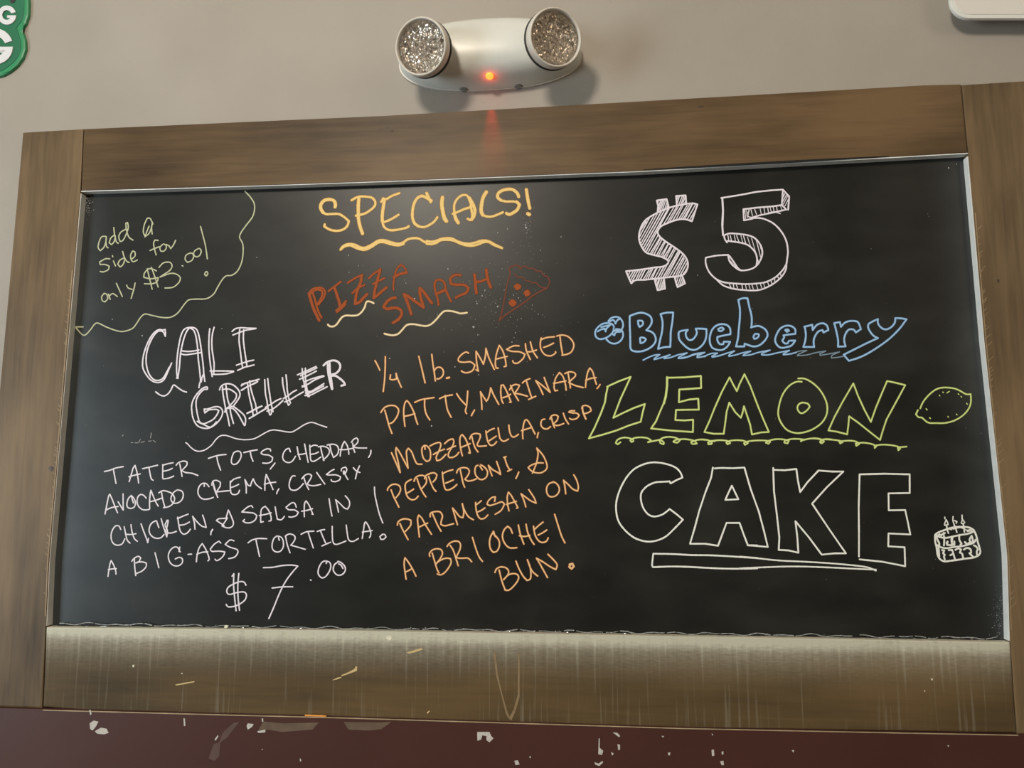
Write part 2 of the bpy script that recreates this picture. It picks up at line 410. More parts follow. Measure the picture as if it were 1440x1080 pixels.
TOP = [(114, 268), (388, 259.5), (600, 252), (900, 240), (1361, 214.5)]
plk = []
plk.append(('frame_plank', [(32, 186), (117, 181), (113, 268), (95, 480), (68.5, 790), (64, 884), (59, 996), (-41, 993)], W_L, 'left upright plank of the frame'))
plk.append(('frame_plank', [(117.8, 181), (540, 163), (840, 146), (1300, 120), (1351.5, 118)] + TOP[::-1], W_T, 'top plank of the frame with a black gap over the board'))
plk.append(('frame_plank', [(1352.5, 119), (1450, 113), (1535, 1036), (1430.5, 1033), (1421.5, 905), (1417, 780), (1385, 480), (1362, 216)], W_L, 'right upright plank of the frame'))
plk.append(('frame_plank', [(65, 882), (480, 886.5), (960, 894.5), (1420.5, 903), (1429.3, 1031), (960, 1022), (480, 1007), (148, 1001), (60.5, 994)], W_B, 'bottom plank, dusty with chalk and streaked downwards'))
for nm, pts, mt, lb in plk:
    o = obj(nm, slab(pts, YF, YW - .0005, bevel=.0022), mt, board); o['label'] = lb
# pale strips lining the opening, left, top and right
def strip(pts_a, pts_b, mat, name):
    """thin lining between a front line (plane YF) and the same line at the board"""
    bm = bmesh.new()
    A = [at(x, y, YF + .0012) for x, y in pts_a]
    B = [Vector((p.x, YB - .0002, p.z)) for p in A]
    off = pts_b
    for i in range(len(A) - 1):
        q = [A[i], A[i+1], B[i+1], B[i]]
        v = [bm.verts.new(p + Vector((off[0] * .0, 0, off[1] * .0))) for p in q] + [bm.verts.new(p + Vector((off[0], 0, off[1]))) for p in q]
        for f in ((0, 1, 2, 3), (7, 6, 5, 4), (0, 4, 5, 1), (1, 5, 6, 2), (2, 6, 7, 3), (3, 7, 4, 0)): bm.faces.new([v[k] for k in f])
    bmesh.ops.remove_doubles(bm, verts=bm.verts, dist=1e-6)
    return obj(name, bm, mat, board)
strip([(1361.5, 220), (1384.5, 480), (1416.5, 780), (1420, 901)], (-.0012, 0), M_EDGE, 'edge_strip')
strip([(113.5, 272), (95.5, 480), (69, 790), (65, 880)], (.0012, 0), M_EDGE, 'edge_strip')
strip([(114, 268.5), (388, 260), (600, 252.5), (900, 240.5), (1361, 215)], (0, -.0012), M_EDGE, 'edge_strip')
# the black gap that opens between the top plank and its pale edge
bm = bmesh.new()
gp = [(905, 238.5), (1000, 233.5), (1100, 228), (1180, 223.5), (1250, 219.5)]
for i in range(len(gp) - 1):
    (xa, ya), (xb, yb) = gp[i], gp[i+1]
    ha, hb = (0.4, 1.5, 1.9, 1.2, .4)[i], (0.4, 1.5, 1.9, 1.2, .4)[i+1]
    bm.faces.new([bm.verts.new(at(x, y, YF - .0003)) for x, y in ((xa, ya - ha), (xb, yb - hb), (xb, yb + hb), (xa, ya + ha))])
obj('gap', bm, M_GAP, board)

# glossy wavy bead of sealant along the lower edge of the board
M_BEAD = plain('sealant', (38, 40, 42), .14, var=.25, scale=240, coat=.6)
M_DUST = plain('chalk_dust', (186, 186, 182), .9, var=.2, scale=500)
bm = bmesh.new(); prev = None; N = 420
ph = [random.uniform(0, 6.28) for _ in range(6)]
def beadr(t):
    return .0030 + .0016 * math.sin(t * 150 + ph[0]) * math.sin(t * 47 + ph[1]) + .0007 * math.sin(t * 310 + ph[2])
for i in range(N + 1):
    t = i / N; px = 82 + t * 1330; py = 880.5 + (901.5 - 880.5) * ((px - 75) / 1343) + .8 * math.sin(t * 90 + ph[3])
    c = at(px, py, YB); rr = max(.0009, beadr(t))
    ring = [bm.verts.new((c.x, -rr * .8 * math.sin(a) - .0001, c.z + rr * math.cos(a))) for a in [math.pi * k / 6 for k in range(7)]]
    if prev:
        for k in range(6): bm.faces.new((prev[k], ring[k], ring[k+1], prev[k+1]))
    prev = ring
obj('sealant_bead', bm, M_BEAD, board, smooth=True)

# highlights of the glossy sealant, painted as broken pale lines along its crest
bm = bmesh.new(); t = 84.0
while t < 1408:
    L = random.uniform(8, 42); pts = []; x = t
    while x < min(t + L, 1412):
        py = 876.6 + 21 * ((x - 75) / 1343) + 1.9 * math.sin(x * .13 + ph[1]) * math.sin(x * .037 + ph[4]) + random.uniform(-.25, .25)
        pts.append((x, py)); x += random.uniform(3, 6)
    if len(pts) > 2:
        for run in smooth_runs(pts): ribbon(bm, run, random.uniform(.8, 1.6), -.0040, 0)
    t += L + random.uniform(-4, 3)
M_CREST = plain('sealant_glint', (150, 152, 150), .7, var=.6, scale=200)
obj('sealant_highlight', bm, M_CREST, board)
# knots in the planks
M_KNOT = plain('knot_wood', (70, 53, 37), .5, var=.3, scale=120)
for (x, y, rx, ry) in ((545, 180, 3, 2), (536, 183, 4, 1.5), (551, 184, 3, 1), (985, 150, 5, 1.6), (72, 659, 4, 3.5), (1404, 395, 2, 3)):
    bm = bmesh.new(); c0 = bm.verts.new(at(x, y, YF - .0004)); rg = []
    for k in range(14):
        a_ = 6.283 * k / 14; q = random.uniform(.75, 1.15); rg.append(bm.verts.new(at(x + rx * q * math.cos(a_), y + ry * q * math.sin(a_), YF - .00012)))
    for k in range(14): bm.faces.new((rg[k], rg[(k + 1) % 14], c0))
    obj('knot', bm, M_KNOT, board)

# inner arrises of the two uprights: painted highlight line with wear and scratches
M_ARRIS = plain('arris_wear_highlight', (158, 134, 102), .6, var=.22, scale=90)
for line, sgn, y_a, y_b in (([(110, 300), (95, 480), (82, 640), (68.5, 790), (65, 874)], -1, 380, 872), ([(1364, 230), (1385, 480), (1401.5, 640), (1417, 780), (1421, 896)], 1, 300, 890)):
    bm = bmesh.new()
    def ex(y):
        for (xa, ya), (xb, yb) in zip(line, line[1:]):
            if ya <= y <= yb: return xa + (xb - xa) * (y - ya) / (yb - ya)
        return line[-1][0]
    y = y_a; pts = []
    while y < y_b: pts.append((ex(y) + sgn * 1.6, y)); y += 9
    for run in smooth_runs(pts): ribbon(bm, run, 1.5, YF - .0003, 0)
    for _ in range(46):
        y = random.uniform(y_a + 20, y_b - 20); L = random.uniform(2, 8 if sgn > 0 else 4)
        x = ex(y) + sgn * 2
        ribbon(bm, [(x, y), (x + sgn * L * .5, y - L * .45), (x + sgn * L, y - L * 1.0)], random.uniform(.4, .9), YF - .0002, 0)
    obj('arris_wear_highlight', bm, M_ARRIS, board)
# handwriting, traced stroke by stroke: (origin x, origin y, magnification) of the tracing sheet, stroke width, strokes
TR('side_note', 'faint', 100, 260, 5, 1.9, """
245,362 215,365 197,400 190,440 205,462 230,440 243,405 248,370
248,365 245,400 250,435 260,442
300,355 278,375 268,408 283,420 302,400 312,360
300,300 306,350 318,400 332,410
385,312 350,332 335,365 345,398 365,390 388,345 402,300 397,265 385,270 388,310 405,365 435,388
548,290 530,335 520,365
575,275 555,235 535,235 515,280 508,330 520,362 545,345 562,310 572,262 566,300 570,345
272,520 240,520 200,543 205,560 240,560 268,572 260,597 225,612 205,608
298,535 312,570
291,498 293,506
370,515 342,530 328,558 345,577 365,560 380,520
362,468 375,510 392,538 408,545
425,522 450,500 448,470 432,465 418,495 424,530 440,540 465,528
612,390 590,388 580,410 586,450 598,492
555,462 580,450 620,435
642,420 624,440 630,465 650,467 668,448 668,425 650,415
670,420 688,428 700,448 718,425 735,390
232,765 215,785 220,815 238,822 258,800 250,770 232,762
262,768 275,805
270,780 288,765 303,768 325,785
318,692 340,740 360,785
390,705 402,725 430,735
450,690 442,730 422,798
600,605 580,595 545,590 515,622 512,650 560,660 612,652 605,680 570,695 515,695
535,590 552,660 570,733
565,580 590,650 612,718
618,580 650,548 695,545 710,570 695,600 655,628 625,648 700,622 745,630 768,655 755,690 715,720 660,725
780,568 787,571
835,480 808,495 802,525 820,545 850,530 862,500 850,480 832,480
895,448 868,465 862,490 880,506 905,495 915,465 905,448 892,448
910,292 928,360 945,430 958,520
945,612 938,630 950,640 962,625 955,610 945,612
""")
TR('cloud_line', 'faint', 100, 260, 5, 1.9, """
1222,45 1255,80 1285,125 1290,170 1275,225 1230,285 1195,335 1185,370 1205,410 1210,460 1200,540 1170,605 1130,635 1090,640 1060,670 1030,720 1000,770 950,800 880,803 830,808 800,835 750,900 700,930 640,932 570,918 520,908 490,930 460,975 430,1010 370,1030 320,1025 250,1000 190,972 165,980 135,1020 100,1055 75,1050 35,1005 35,998 85,998
""")
TR('cali_heading', 'white', 190, 450, 9, 2.2, """
380,120 345,128 310,120 260,145 205,205 150,310 110,430 95,530 100,610 140,690 200,760 270,790 330,782 375,740 420,640 462,545
350,145 300,138 250,180 195,270 155,380 140,480 145,580 175,680 230,750 290,765 350,740 400,660 430,600
378,122 384,165 382,205
340,135 365,165 382,205
535,735 525,640 530,500 550,340 580,200 620,120 680,95 750,100 790,140 820,260 840,400 860,560 870,680 882,775
540,735 560,600 575,430 610,260 650,150 690,98 740,130 770,210 790,350 800,500 815,620 830,770
525,735 545,737
590,390 660,398 740,392 808,378
585,430 640,440 720,430 835,412
830,770 818,800 808,855
868,680 850,720 835,785
945,110 935,220 935,380 950,540 975,715
1000,92 975,200 972,340 990,480 1000,560 995,690
950,645 1100,645 1245,648 1245,655 1160,680 1060,688 970,688
1228,145 1270,110 1340,98 1430,103 1530,106
1238,190 1320,158 1400,130 1470,118 1530,106
1325,120 1315,250 1330,380 1345,500 1362,610
1375,125 1370,240 1385,380 1400,480 1415,580
1282,572 1360,545 1440,520 1500,508
1297,638 1380,600 1440,585 1505,568
262,910 310,945 360,962 410,940 450,890 480,830 500,825 560,870 610,900 650,912
""")
TR('griller_heading', 'white', 255, 535, 12, 2.2, """
440,150 440,115 410,110 350,140 270,220 205,320 175,420 178,530 200,640 250,740 320,790 420,810 500,790 580,735 650,660 690,580 695,510 660,460 610,442 540,450 450,480 385,485
440,150 380,155 310,220 260,310 248,400 262,520 285,630 310,700 370,730 450,705 540,655 600,580 632,510 600,490 530,490 460,500 398,548
385,485 398,548
270,690 310,715 380,745 450,780 500,790
590,700 560,740 510,780
645,160 660,115 710,70 790,55 870,75 940,130 985,200 985,270 945,340 880,430
690,160 740,145 810,148 880,185 930,235 920,300 880,360 820,420
695,110 700,200 720,330 745,460 780,600 812,765
752,75 765,200 785,330 815,430 835,560 880,725
735,535 750,490 800,445 870,440 930,475 1000,530 1060,590 1085,660 1075,750
740,480 800,470 860,470 910,510 970,590 1020,680 1065,760 1080,745
1012,90 1070,55 1140,28 1210,5 1275,0
1010,165 1080,125 1160,80 1230,55 1285,20
1108,557 1180,525 1260,480 1358,432
1145,640 1220,600 1300,550 1430,470
""")
TR('griller_heading', 'white', 340, 500, 9, 2.2, """
0,365 60,345 130,325 220,300
0,440 60,400 120,370 200,330
72,345 85,450 105,560 125,640 145,760
100,320 115,420 150,540 175,620 190,715
68,728 130,700 190,665 255,640
95,797 160,755 230,715 310,670
290,305 295,400 300,480 320,580 330,660 355,750 370,745 378,700
328,292 340,400 355,500 370,600 395,710
300,655 370,615 430,575 495,545
320,705 400,670 460,625 520,570
515,280 520,360 540,460 565,560 590,628 605,615
560,245 570,340 575,430 590,520 615,600
525,545 590,505 640,465 693,437
543,588 620,555 700,505 780,460
765,165 770,260 790,350 810,430 840,520
805,160 805,250 810,330 825,420 855,520
705,245 770,215 850,180 940,138
745,255 810,220 880,190 950,155
730,300 800,270 880,230 945,195
765,385 830,365 920,310 1040,262
765,400 850,355 950,290 1030,255
800,330 900,290 1020,258
800,440 870,455 950,410 1040,355
810,480 870,470 950,430 1035,385
800,505 870,500 970,450 1080,395
810,460 830,500 860,500
""")
TR('griller_heading', 'white', 340, 500, 9, 3.2, """
1035,125 1080,85 1150,62 1210,75 1245,120 1235,180 1190,225 1130,245 1105,265 1180,255 1240,290 1290,335 1305,370 1260,382
1088,110 1092,200 1110,300 1142,425
1112,95 1115,200 1135,330 1145,420
""")
TR('griller_heading', 'white', 255, 535, 12, 1.8, """
75,1050 110,1075 160,1130 230,1180 300,1195 380,1180 450,1140 520,1080 580,1000 650,940 720,925 800,940 900,975 980,992 1080,1000 1200,990 1280,960 1360,915 1440,870 1490,848 1560,835 1680,850 1780,868 1870,868 1960,820 2070,750 2170,710 2240,715 2320,745 2455,790
""")
TR('cali_description', 'white', 140, 640, 9, 2.0, """
62,208 130,192 200,165 300,145
175,178 190,260 208,358
375,335 400,250 425,165 448,130 470,200 485,280 495,352
372,275 440,255 515,237
545,172 640,150 735,127
625,155 640,240 655,300 678,318
800,120 800,200 800,290 815,300 880,290 938,265
800,130 860,110 930,97
802,205 870,190 920,168
1015,110 1030,190 1045,270
970,128 1000,95 1060,75 1105,85 1105,125 1070,165 1040,195 1090,220 1170,230 1245,258
70,745 90,640 115,520 130,495 160,560 195,650 228,730
85,695 150,665 235,650
235,590 265,640 300,695 298,590 298,490
405,515 370,540 348,600 352,655 395,675 440,655 455,600 430,540 400,510
405,520 415,565 430,605
590,545 560,510 520,498 485,530 475,590 495,650 545,690 600,693 630,685
635,678 632,600 640,500 650,445 680,520 710,590 742,645
635,590 700,575 785,545
785,475 800,560 825,655
750,478 800,450 860,460 920,490 950,550 930,610 880,650 810,665
985,440 940,470 910,520 905,570 940,608 1000,600 1045,560 1060,500 1040,455 985,440
1385,400 1350,360 1300,360 1260,400 1245,470 1270,530 1320,558 1390,552 1440,535
1325,370 1325,395
""")
TR('cali_description', 'white', 280, 610, 9, 2.0, """
118,312 180,290 260,270 340,262
225,295 240,370 272,460
470,225 440,240 412,310 410,365 435,388 480,375 520,320 533,265 515,225 475,220
565,238 640,220 735,203
648,230 660,290 683,348
905,218 900,195 860,190 800,220 785,245 810,262 880,270 930,300 920,345 870,372 805,370
960,372 930,410 900,447
1155,228 1140,185 1105,195 1070,240 1058,300 1080,345 1130,365 1180,345 1220,285
1240,165 1255,250 1278,325
1335,130 1355,240 1380,360
1250,262 1310,258 1360,243
160,650 175,600 225,590 270,615 265,665 235,710 225,735 300,728 395,718
175,605 200,700 235,805
180,650 200,720 220,770
395,600 395,680 405,750 440,770 490,758 512,715
395,620 440,575 520,550
400,680 450,665 500,640
597,750 595,660 580,580 620,650 650,660 665,610 685,570 720,640 790,695
832,715 835,600 850,515 890,600 935,705
825,640 890,622 970,612
1010,698 990,730 982,758
1215,535 1180,535 1150,590 1140,660 1160,705 1215,715 1270,685 1320,630
1322,540 1350,630 1388,705
1300,570 1340,525 1390,508 1425,530 1410,570 1375,625 1380,645 1440,658 1500,650 1540,640
""")
TR('cali_description', 'white', 390, 600, 9, 2.0, """
410,235 415,330 425,425 460,438 500,420 550,385
415,260 460,235 505,240
425,350 480,340 520,320
548,260 565,340 590,428
520,255 580,248 640,270 660,320 630,375 580,420
665,230 680,310 712,390
630,232 700,222 755,240 775,290 760,350 710,390
795,372 805,300 830,220 850,187 880,230 900,290 905,348
790,290 860,290 950,275
955,210 960,260 980,325
938,200 960,165 1000,142 1022,165 1010,210 960,250 1010,268 1130,270
1185,300 1180,345 1155,388
498,580 540,640 600,725
718,540 680,560 622,605 650,612 740,610 800,635 790,670 740,695 690,690 682,670
845,560 865,620 893,668
810,560 815,530 860,512 880,540 860,590 840,600 835,570
962,520 1000,560 1045,580
1040,498 1010,570 988,660
655,912 665,980 680,1075 692,1130
775,1080 755,990 738,925 790,970 850,1030 890,1042 915,990 905,930 860,875
1230,765 1235,860 1260,980 1290,1100 1335,1220
""")
TR('cali_description', 'white', 140, 715, 9, 2.0, """
268,265 245,222 205,220 165,270 145,350 165,430 220,465 285,448 320,385
312,232 330,320 350,400 385,438
398,205 410,290 440,380 478,415
330,325 390,330 460,320
525,195 555,280 590,370 610,432 618,380
750,242 720,155 680,170 640,215 628,290 660,350 720,378 780,368 815,330
780,130 805,220 835,310 850,360
850,355 860,280 830,215 855,150 868,150 860,210 835,290 870,310 920,308 972,290
990,110 1000,190 1020,280 1060,325 1110,310 1150,262
985,130 1050,100 1122,72
1005,212 1070,205 1138,172
1208,262 1200,180 1178,100 1230,165 1290,220 1350,240 1330,160 1305,85
1430,265 1412,295 1408,332
107,860 120,770 135,690 148,660 180,720 205,790 208,830
110,775 160,765 212,762
440,640 445,740 458,848
408,668 440,630 490,605 520,625 500,670 455,690 530,675 590,690 590,735 540,790 460,825
702,560 725,650 750,750
1020,550 985,492 940,492 895,530 870,600 890,680 940,722 1000,725 1045,690 1048,640 1010,618 958,640
1005,545 1015,490
1120,582 1165,578
1225,675 1235,590 1260,500 1300,445 1340,510 1375,590 1388,645 1372,662
1230,580 1300,555 1370,550
""")
TR('cali_description', 'white', 290, 690, 9, 2.0, """
225,440 130,378 160,355 250,350 280,245 310,310 345,410 320,460 260,470 200,445 240,390 268,345
82,492 62,525 58,555
590,212 570,188 520,210 450,270 520,275 600,285 640,315 620,370 560,405 500,405 465,385 485,365
690,400 690,310 700,235 745,198 790,250 820,330 820,378 795,385
690,400 722,392
672,315 750,300 822,280
872,205 885,280 900,360 950,368 990,325
1140,210 1120,160 1080,155 1010,210 1040,240 1120,245 1165,275 1140,315 1080,335 1045,330
1242,330 1240,240 1245,160 1265,130 1300,180 1330,250 1352,300 1338,295
1208,260 1280,248 1345,228
185,662 160,640 100,680 52,740 70,768 160,765 235,775 220,820 170,870 130,885 112,868
350,635 300,625 240,680 300,715 390,745 400,785 360,840 285,860
530,660 580,625 660,605 765,608
630,625 650,720 675,832
900,575 860,600 835,670 840,740 885,775 940,765 975,710 975,640 950,590 890,572
915,595 925,628
1005,580 1025,680 1060,785
1000,575 1050,548 1110,565 1125,610 1090,670 1070,690 1160,715 1252,742
1200,552 1270,520 1362,512
1290,530 1320,620 1355,725
""")
TR('cali_description', 'white', 410, 670, 9, 2.0, """
325,697 370,680 418,672
365,685 395,760 430,840
385,880 440,855 495,832
515,630 515,730 525,830 560,860 620,845 688,817
692,615 705,720 725,805 780,822 845,785
895,785 910,680 925,590 940,577 970,620 1000,700 1000,745 985,775
895,705 950,695 1020,685
1150,735 1118,760 1130,795 1165,795 1195,765 1180,735 1150,732
""")
TR('cali_price', 'white', 300, 770, 7.2, 2.1, """
190,290 208,265
208,265 205,380 215,500 230,640
258,262 248,380 250,500 265,635
330,380 310,350 270,345 200,370 145,410 138,455 165,475 240,455 310,450 335,480 320,530 270,570 210,595 150,600 130,575
508,203 600,200 700,182 800,178 855,188 800,250 740,330 690,420 650,510 610,610 562,718
595,410 700,398 803,397
983,328 989,330
1145,135 1105,145 1070,200 1062,265 1095,305 1135,295 1175,240 1190,185 1175,148 1140,135
1143,160 1150,140
1265,145 1225,175 1215,230 1250,275 1300,275 1335,235 1330,190 1290,150 1260,140
1270,165 1295,180 1312,212
""")
TR('specials', 'yellow', 440, 260, 9, 3.2, """
w4.6 282,280 285,240 265,200 215,185 150,195 105,240 100,300 130,350
130,350 170,370 250,368 330,370 400,410 455,460 435,520 390,560 330,580 260,578 200,560 145,525 150,500
490,195 540,165 600,148 680,150 750,165 790,215 780,270 720,325 650,365 545,390
w4.8 582,175 575,260 575,350 578,430 595,520 628,615
w4.6 905,200 890,290 878,390 880,460
865,215 890,170 930,180 1000,140 1095,105
880,460 895,520 935,560 1000,575 1100,562 1190,540 1212,522
905,470 980,440 1050,400 1085,378
w4 1500,200 1430,160 1380,140 1320,170 1280,240 1262,330 1262,420 1290,490 1340,525
1340,525 1400,535 1460,515 1530,470 1575,410
w4.2 1440,105 1460,150 1490,215
350,820 380,780 440,750 520,755 600,790 660,795 740,760 800,720 850,700 920,705 1000,730 1080,745 1140,730 1200,690 1270,675 1340,680 1400,715 1440,735
350,820 400,780 470,765 530,790 620,820 680,815 750,780 830,730 900,725 980,750 1080,765 1150,745
""")
TR('specials', 'yellow', 600, 250, 9, 3.2, """
w5.4 200,250 192,330 205,430 225,510 250,548
350,440 350,340 390,265 450,222 510,225 545,290 570,370
w4.4 540,255 585,330 610,410 600,480 570,530
w3.4 555,360 575,440 575,510 550,535 520,520
330,455 400,430 480,395 555,375
w4.8 355,470 370,520 400,570
w5.0 755,180 715,250 695,340 690,420 710,470
710,470 760,490 830,490 900,465 965,437
w4.4 1165,240 1150,200 1100,155 1040,145 960,160 905,200 900,250 940,285
940,285 1000,300 1080,300 1140,305
w4.4 1140,305 1175,340 1150,400 1100,440 1045,465 1010,450
w4.6 1262,150 1275,240 1292,330 1305,385
w5 1280,455 1300,465
0,800 60,810 120,800 180,775 250,765 320,770 380,800 450,825 540,835 620,820 680,800 740,795 800,810 860,845 955,890
0,835 60,840 120,825 180,790 260,785 340,795 420,830 500,855 580,860 660,840 720,815 790,815 850,850 955,890
""")
TR('pizza_heading', 'rust', 425, 370, 9, 2.8, """
w4 85,385 110,470 150,590 215,725
130,370 160,460 200,600 245,690
85,385 130,330 200,312 260,320 290,370 270,440 205,525
100,390 150,350 200,335 250,350 255,400 230,460 190,520
335,355 370,325 430,280 488,235
w4 410,310 435,390 465,480 480,560
430,600 480,560 555,480
440,620 500,570 550,520
575,250 630,215 700,175 765,150
w4 750,155 740,240 700,340 680,420 670,510
635,380 700,320 790,275
w4 670,515 730,490 775,440 820,395
845,190 900,140 990,75
w4 985,95 960,180 940,260 920,340 905,440
895,265 960,230 1040,190
w4 905,440 960,400 1010,355 1065,310
w2.4 1155,340 1155,260 1170,160 1200,70 1245,20 1290,50 1320,110
w4 1160,180 1230,140 1320,120
""")
TR('pizza_heading', 'rust', 530, 365, 9, 4.2, """
235,485 190,490 130,530 85,600 130,625 220,610 290,630 315,680 280,750 205,800
345,440 370,500 400,580 435,690
345,440 400,470 470,520 540,570 590,605
590,600 565,520 545,430 545,365
550,365 600,420 650,490 695,550
w3 780,575 770,500 740,400 730,320 750,265 800,255 850,290 870,370 900,450 940,530
w4 760,430 810,410 870,380
w3.6 1060,200 990,195 930,240 940,310 1010,320 1100,320 1160,360 1130,420 1060,450 1000,480
1235,190 1245,270 1250,350 1260,425
1385,130 1395,210 1420,300 1440,350
w3.4 1250,280 1320,275 1400,240
""")
TR('pizza_underline', 'cream', 425, 370, 9, 2.6, """
325,778 350,800 400,800 440,770 475,720 510,680 560,662 630,665 700,658 750,620 790,560 808,500 830,483 870,490 905,508
""")
TR('pizza_underline', 'cream', 530, 365, 9, 2.6, """
95,938 150,952 210,958 270,940 320,890 370,835 420,818 480,820 560,835 630,840 690,815 750,760 800,700 850,655 920,650 990,662 1060,682 1140,672
""")
TR('pizza_drawing', 'dullred', 640, 355, 9, 2.0, """
700,270 660,400 630,560 600,720 560,860
w2.6 560,860 640,790 760,710 880,630 1010,530 1160,455
700,270 685,220 700,185 760,165 800,165 825,215 850,180 900,180 940,205 990,200 1030,235 1090,240 1120,290 1170,310 1195,370 1180,420 1160,455
755,270 790,310 860,320 890,355 940,365 980,385 1030,385 1070,430 1160,455
""")
TR('pizza_drawing_topping', 'rust', 640, 355, 9, 5.5, """
765,430 790,415 815,435 790,455 770,435 800,435
890,510 915,495 930,520 905,535
700,640 725,615 755,640 730,665 705,645 745,640
""")
TR('pizza_description', 'orange', 515, 490, 9, 2.0, """
112,155 145,215 172,275
242,105 240,250 232,400 215,545
308,335 300,385 330,398 385,385 378,315 405,400 445,490
665,100 700,240 745,435
830,75 845,200 865,330 875,410
858,290 890,245 940,240 975,280 970,340 930,380 895,385
w3 1020,375 1050,368
1295,60 1265,45 1210,75 1165,130 1175,165 1240,175 1320,170 1375,210 1350,275 1290,305 1240,305 1205,285
1390,270 1420,285
185,810 230,750 300,722 370,730 410,780 390,860 340,930 300,950
235,780 260,870 290,980 325,1075
490,985 478,880 475,780 490,690 515,660 550,700 600,800 630,900 652,960
480,860 550,845 615,825
615,682 690,650 770,635 858,622
740,650 740,740 760,830 805,905
928,635 1000,605 1090,588
1000,595 1010,680 1030,780 1075,870
1145,572 1190,640 1260,715
1285,540 1278,640 1268,740 1255,790 1270,825
1370,780 1350,815 1332,850
""")
TR('pizza_description', 'orange', 650, 460, 7.2, 2.0, """
162,445 145,345 140,245 180,310 215,375 235,290 240,215 270,310 325,428
365,415 345,415 335,370 345,280 375,185 410,240 435,320 445,395 425,400
340,325 400,310 455,297
575,190 520,190 450,225 500,245 580,250 635,275 615,320 560,365 520,360 512,340
640,170 650,240 690,328
690,150 715,240 762,312
655,250 700,248 752,232
800,110 790,170 800,230 840,280 900,290 945,262 945,250
800,125 860,105 935,98
825,205 870,190 925,162
990,95 1000,180 1018,282
958,90 1010,80 1070,95 1115,140 1130,190 1105,250 1060,275 1010,285
200,832 195,740 185,655 215,705 245,750 265,720 280,665 288,615 320,690 370,782
415,770 400,740 390,660 395,590 415,585 450,650 495,760 480,760
410,715 455,700 490,680
490,590 520,660 570,745
480,635 500,600 540,580 580,590 560,630 530,670 590,680 660,700
610,565 640,540 685,522
650,545 675,630 700,705
672,733 710,715 745,700
818,682 790,620 745,542 810,590 890,660 860,590 830,510
965,640 940,645 930,600 945,520 985,460 1020,500 1045,580 1052,638
925,570 980,560 1050,545
1070,460 1085,540 1095,615
1040,470 1090,452 1140,465 1145,495 1110,530 1080,560 1140,590 1225,612
1248,610 1255,540 1270,460 1292,415 1320,450 1340,520 1358,578
1250,540 1300,520 1355,512
1395,582 1380,605 1365,622
""")
TR('pizza_description', 'orange', 540, 600, 9, 2.0, """
95,330 140,430 205,580 180,450 150,320 155,265 200,330 260,440 305,525 290,400 285,310 310,275 350,320 390,420 420,470 480,475
515,240 485,260 480,320 500,400 540,440 580,420 590,350 575,280 535,240 505,240
515,240 520,285
582,245 640,215 700,200 720,225 710,270 680,340 660,390 670,430 720,415 785,350
625,352 690,315 765,285
768,215 820,170 870,155 885,185 870,240 830,310 812,360 830,390 880,385 920,360 948,325
800,290 850,265 905,245
992,368 975,300 960,200 965,130 990,100 1030,150 1060,220 1085,300 1090,335 1072,330
975,262 1030,240 1090,215
1112,125 1130,200 1155,270 1190,320
1085,155 1110,105 1160,85 1215,95 1220,130 1200,180 1180,225 1200,248 1295,242
1290,55 1300,130 1320,200 1355,238 1395,225 1425,190
1300,75 1340,45 1395,22
1330,180 1375,150 1420,120
45,805 50,780 90,740 140,728 190,745 210,790 190,850 150,900
90,800 120,880 160,960 188,1018
345,668 290,700 268,740 275,820 300,890 350,925 400,915 432,880
285,845 330,820 375,790
380,690 400,645 450,618 500,620 535,650 535,710 505,755 480,780
418,655 450,750 490,830 530,888
515,660 530,620 590,590 640,585 670,610 655,660 620,700
565,630 590,700 625,780 658,818
740,575 745,650 760,740 780,795 820,800 880,770 922,732
740,600 790,570 872,545
780,715 830,695 880,672
965,545 985,640 1000,710 1020,765
920,585 940,540 1000,518 1060,530 1080,570 1060,620 1025,665 1060,688 1120,680 1170,660
1210,485 1165,500 1150,560 1165,620 1210,665 1260,665 1300,630 1310,570 1280,520 1230,485 1200,485
1215,500 1245,545
1368,622 1345,560 1322,490 1370,540 1440,580 1475,605 1460,540 1425,440
1515,390 1545,380
1525,385 1555,480 1590,545
1565,565 1615,540
1705,575 1690,615 1670,655
""")
TR('pizza_description', 'orange', 690, 560, 9, 2.0, """
95,375 105,440 120,510 165,545 225,518
230,340 240,420 265,480 300,490 352,457
408,512 405,440 415,340 435,280 460,275 500,330 540,410 562,452
390,410 440,395 512,372
605,435 595,465 590,498
685,265 650,275 635,330 660,375 710,390 758,360
770,245 785,310 808,372
750,265 770,225 820,210 855,230 840,280 800,320 790,335 850,345 925,320
920,190 945,260 985,325
1062,160 1010,160 990,175 1030,185 1090,190 1120,215 1090,255 1030,270 1000,255
w2.4 1160,110 1170,180 1205,262
1155,130 1165,100 1210,92 1260,120 1270,160 1230,185 1180,195
665,820 590,820 510,850 475,878 510,915 560,940 630,945 690,915 715,870 700,800 660,720 585,632 600,700 580,820 530,948
""")
TR('pizza_description', 'orange', 550, 660, 9, 2.0, """
80,705 90,665 140,632 200,628 250,645 250,700 215,750 180,785
112,685 150,770 215,890
358,855 345,740 335,630 350,580 390,620 440,710 490,790 512,822
355,730 410,705 462,680
495,600 500,555 560,535 620,540 650,590 635,650 630,695 680,715 790,688
520,555 550,620 590,710 632,782
840,700 810,600 778,490 820,540 870,600 910,610 920,540 900,435 930,520 980,600 1042,638
1070,420 1075,500 1095,580 1130,625 1180,620 1225,578
1075,450 1110,425 1140,398
1095,540 1140,520 1188,488
1310,405 1320,350 1280,355 1230,400 1215,440 1250,458 1330,435 1400,412 1435,440 1400,510 1360,545 1318,568
""")
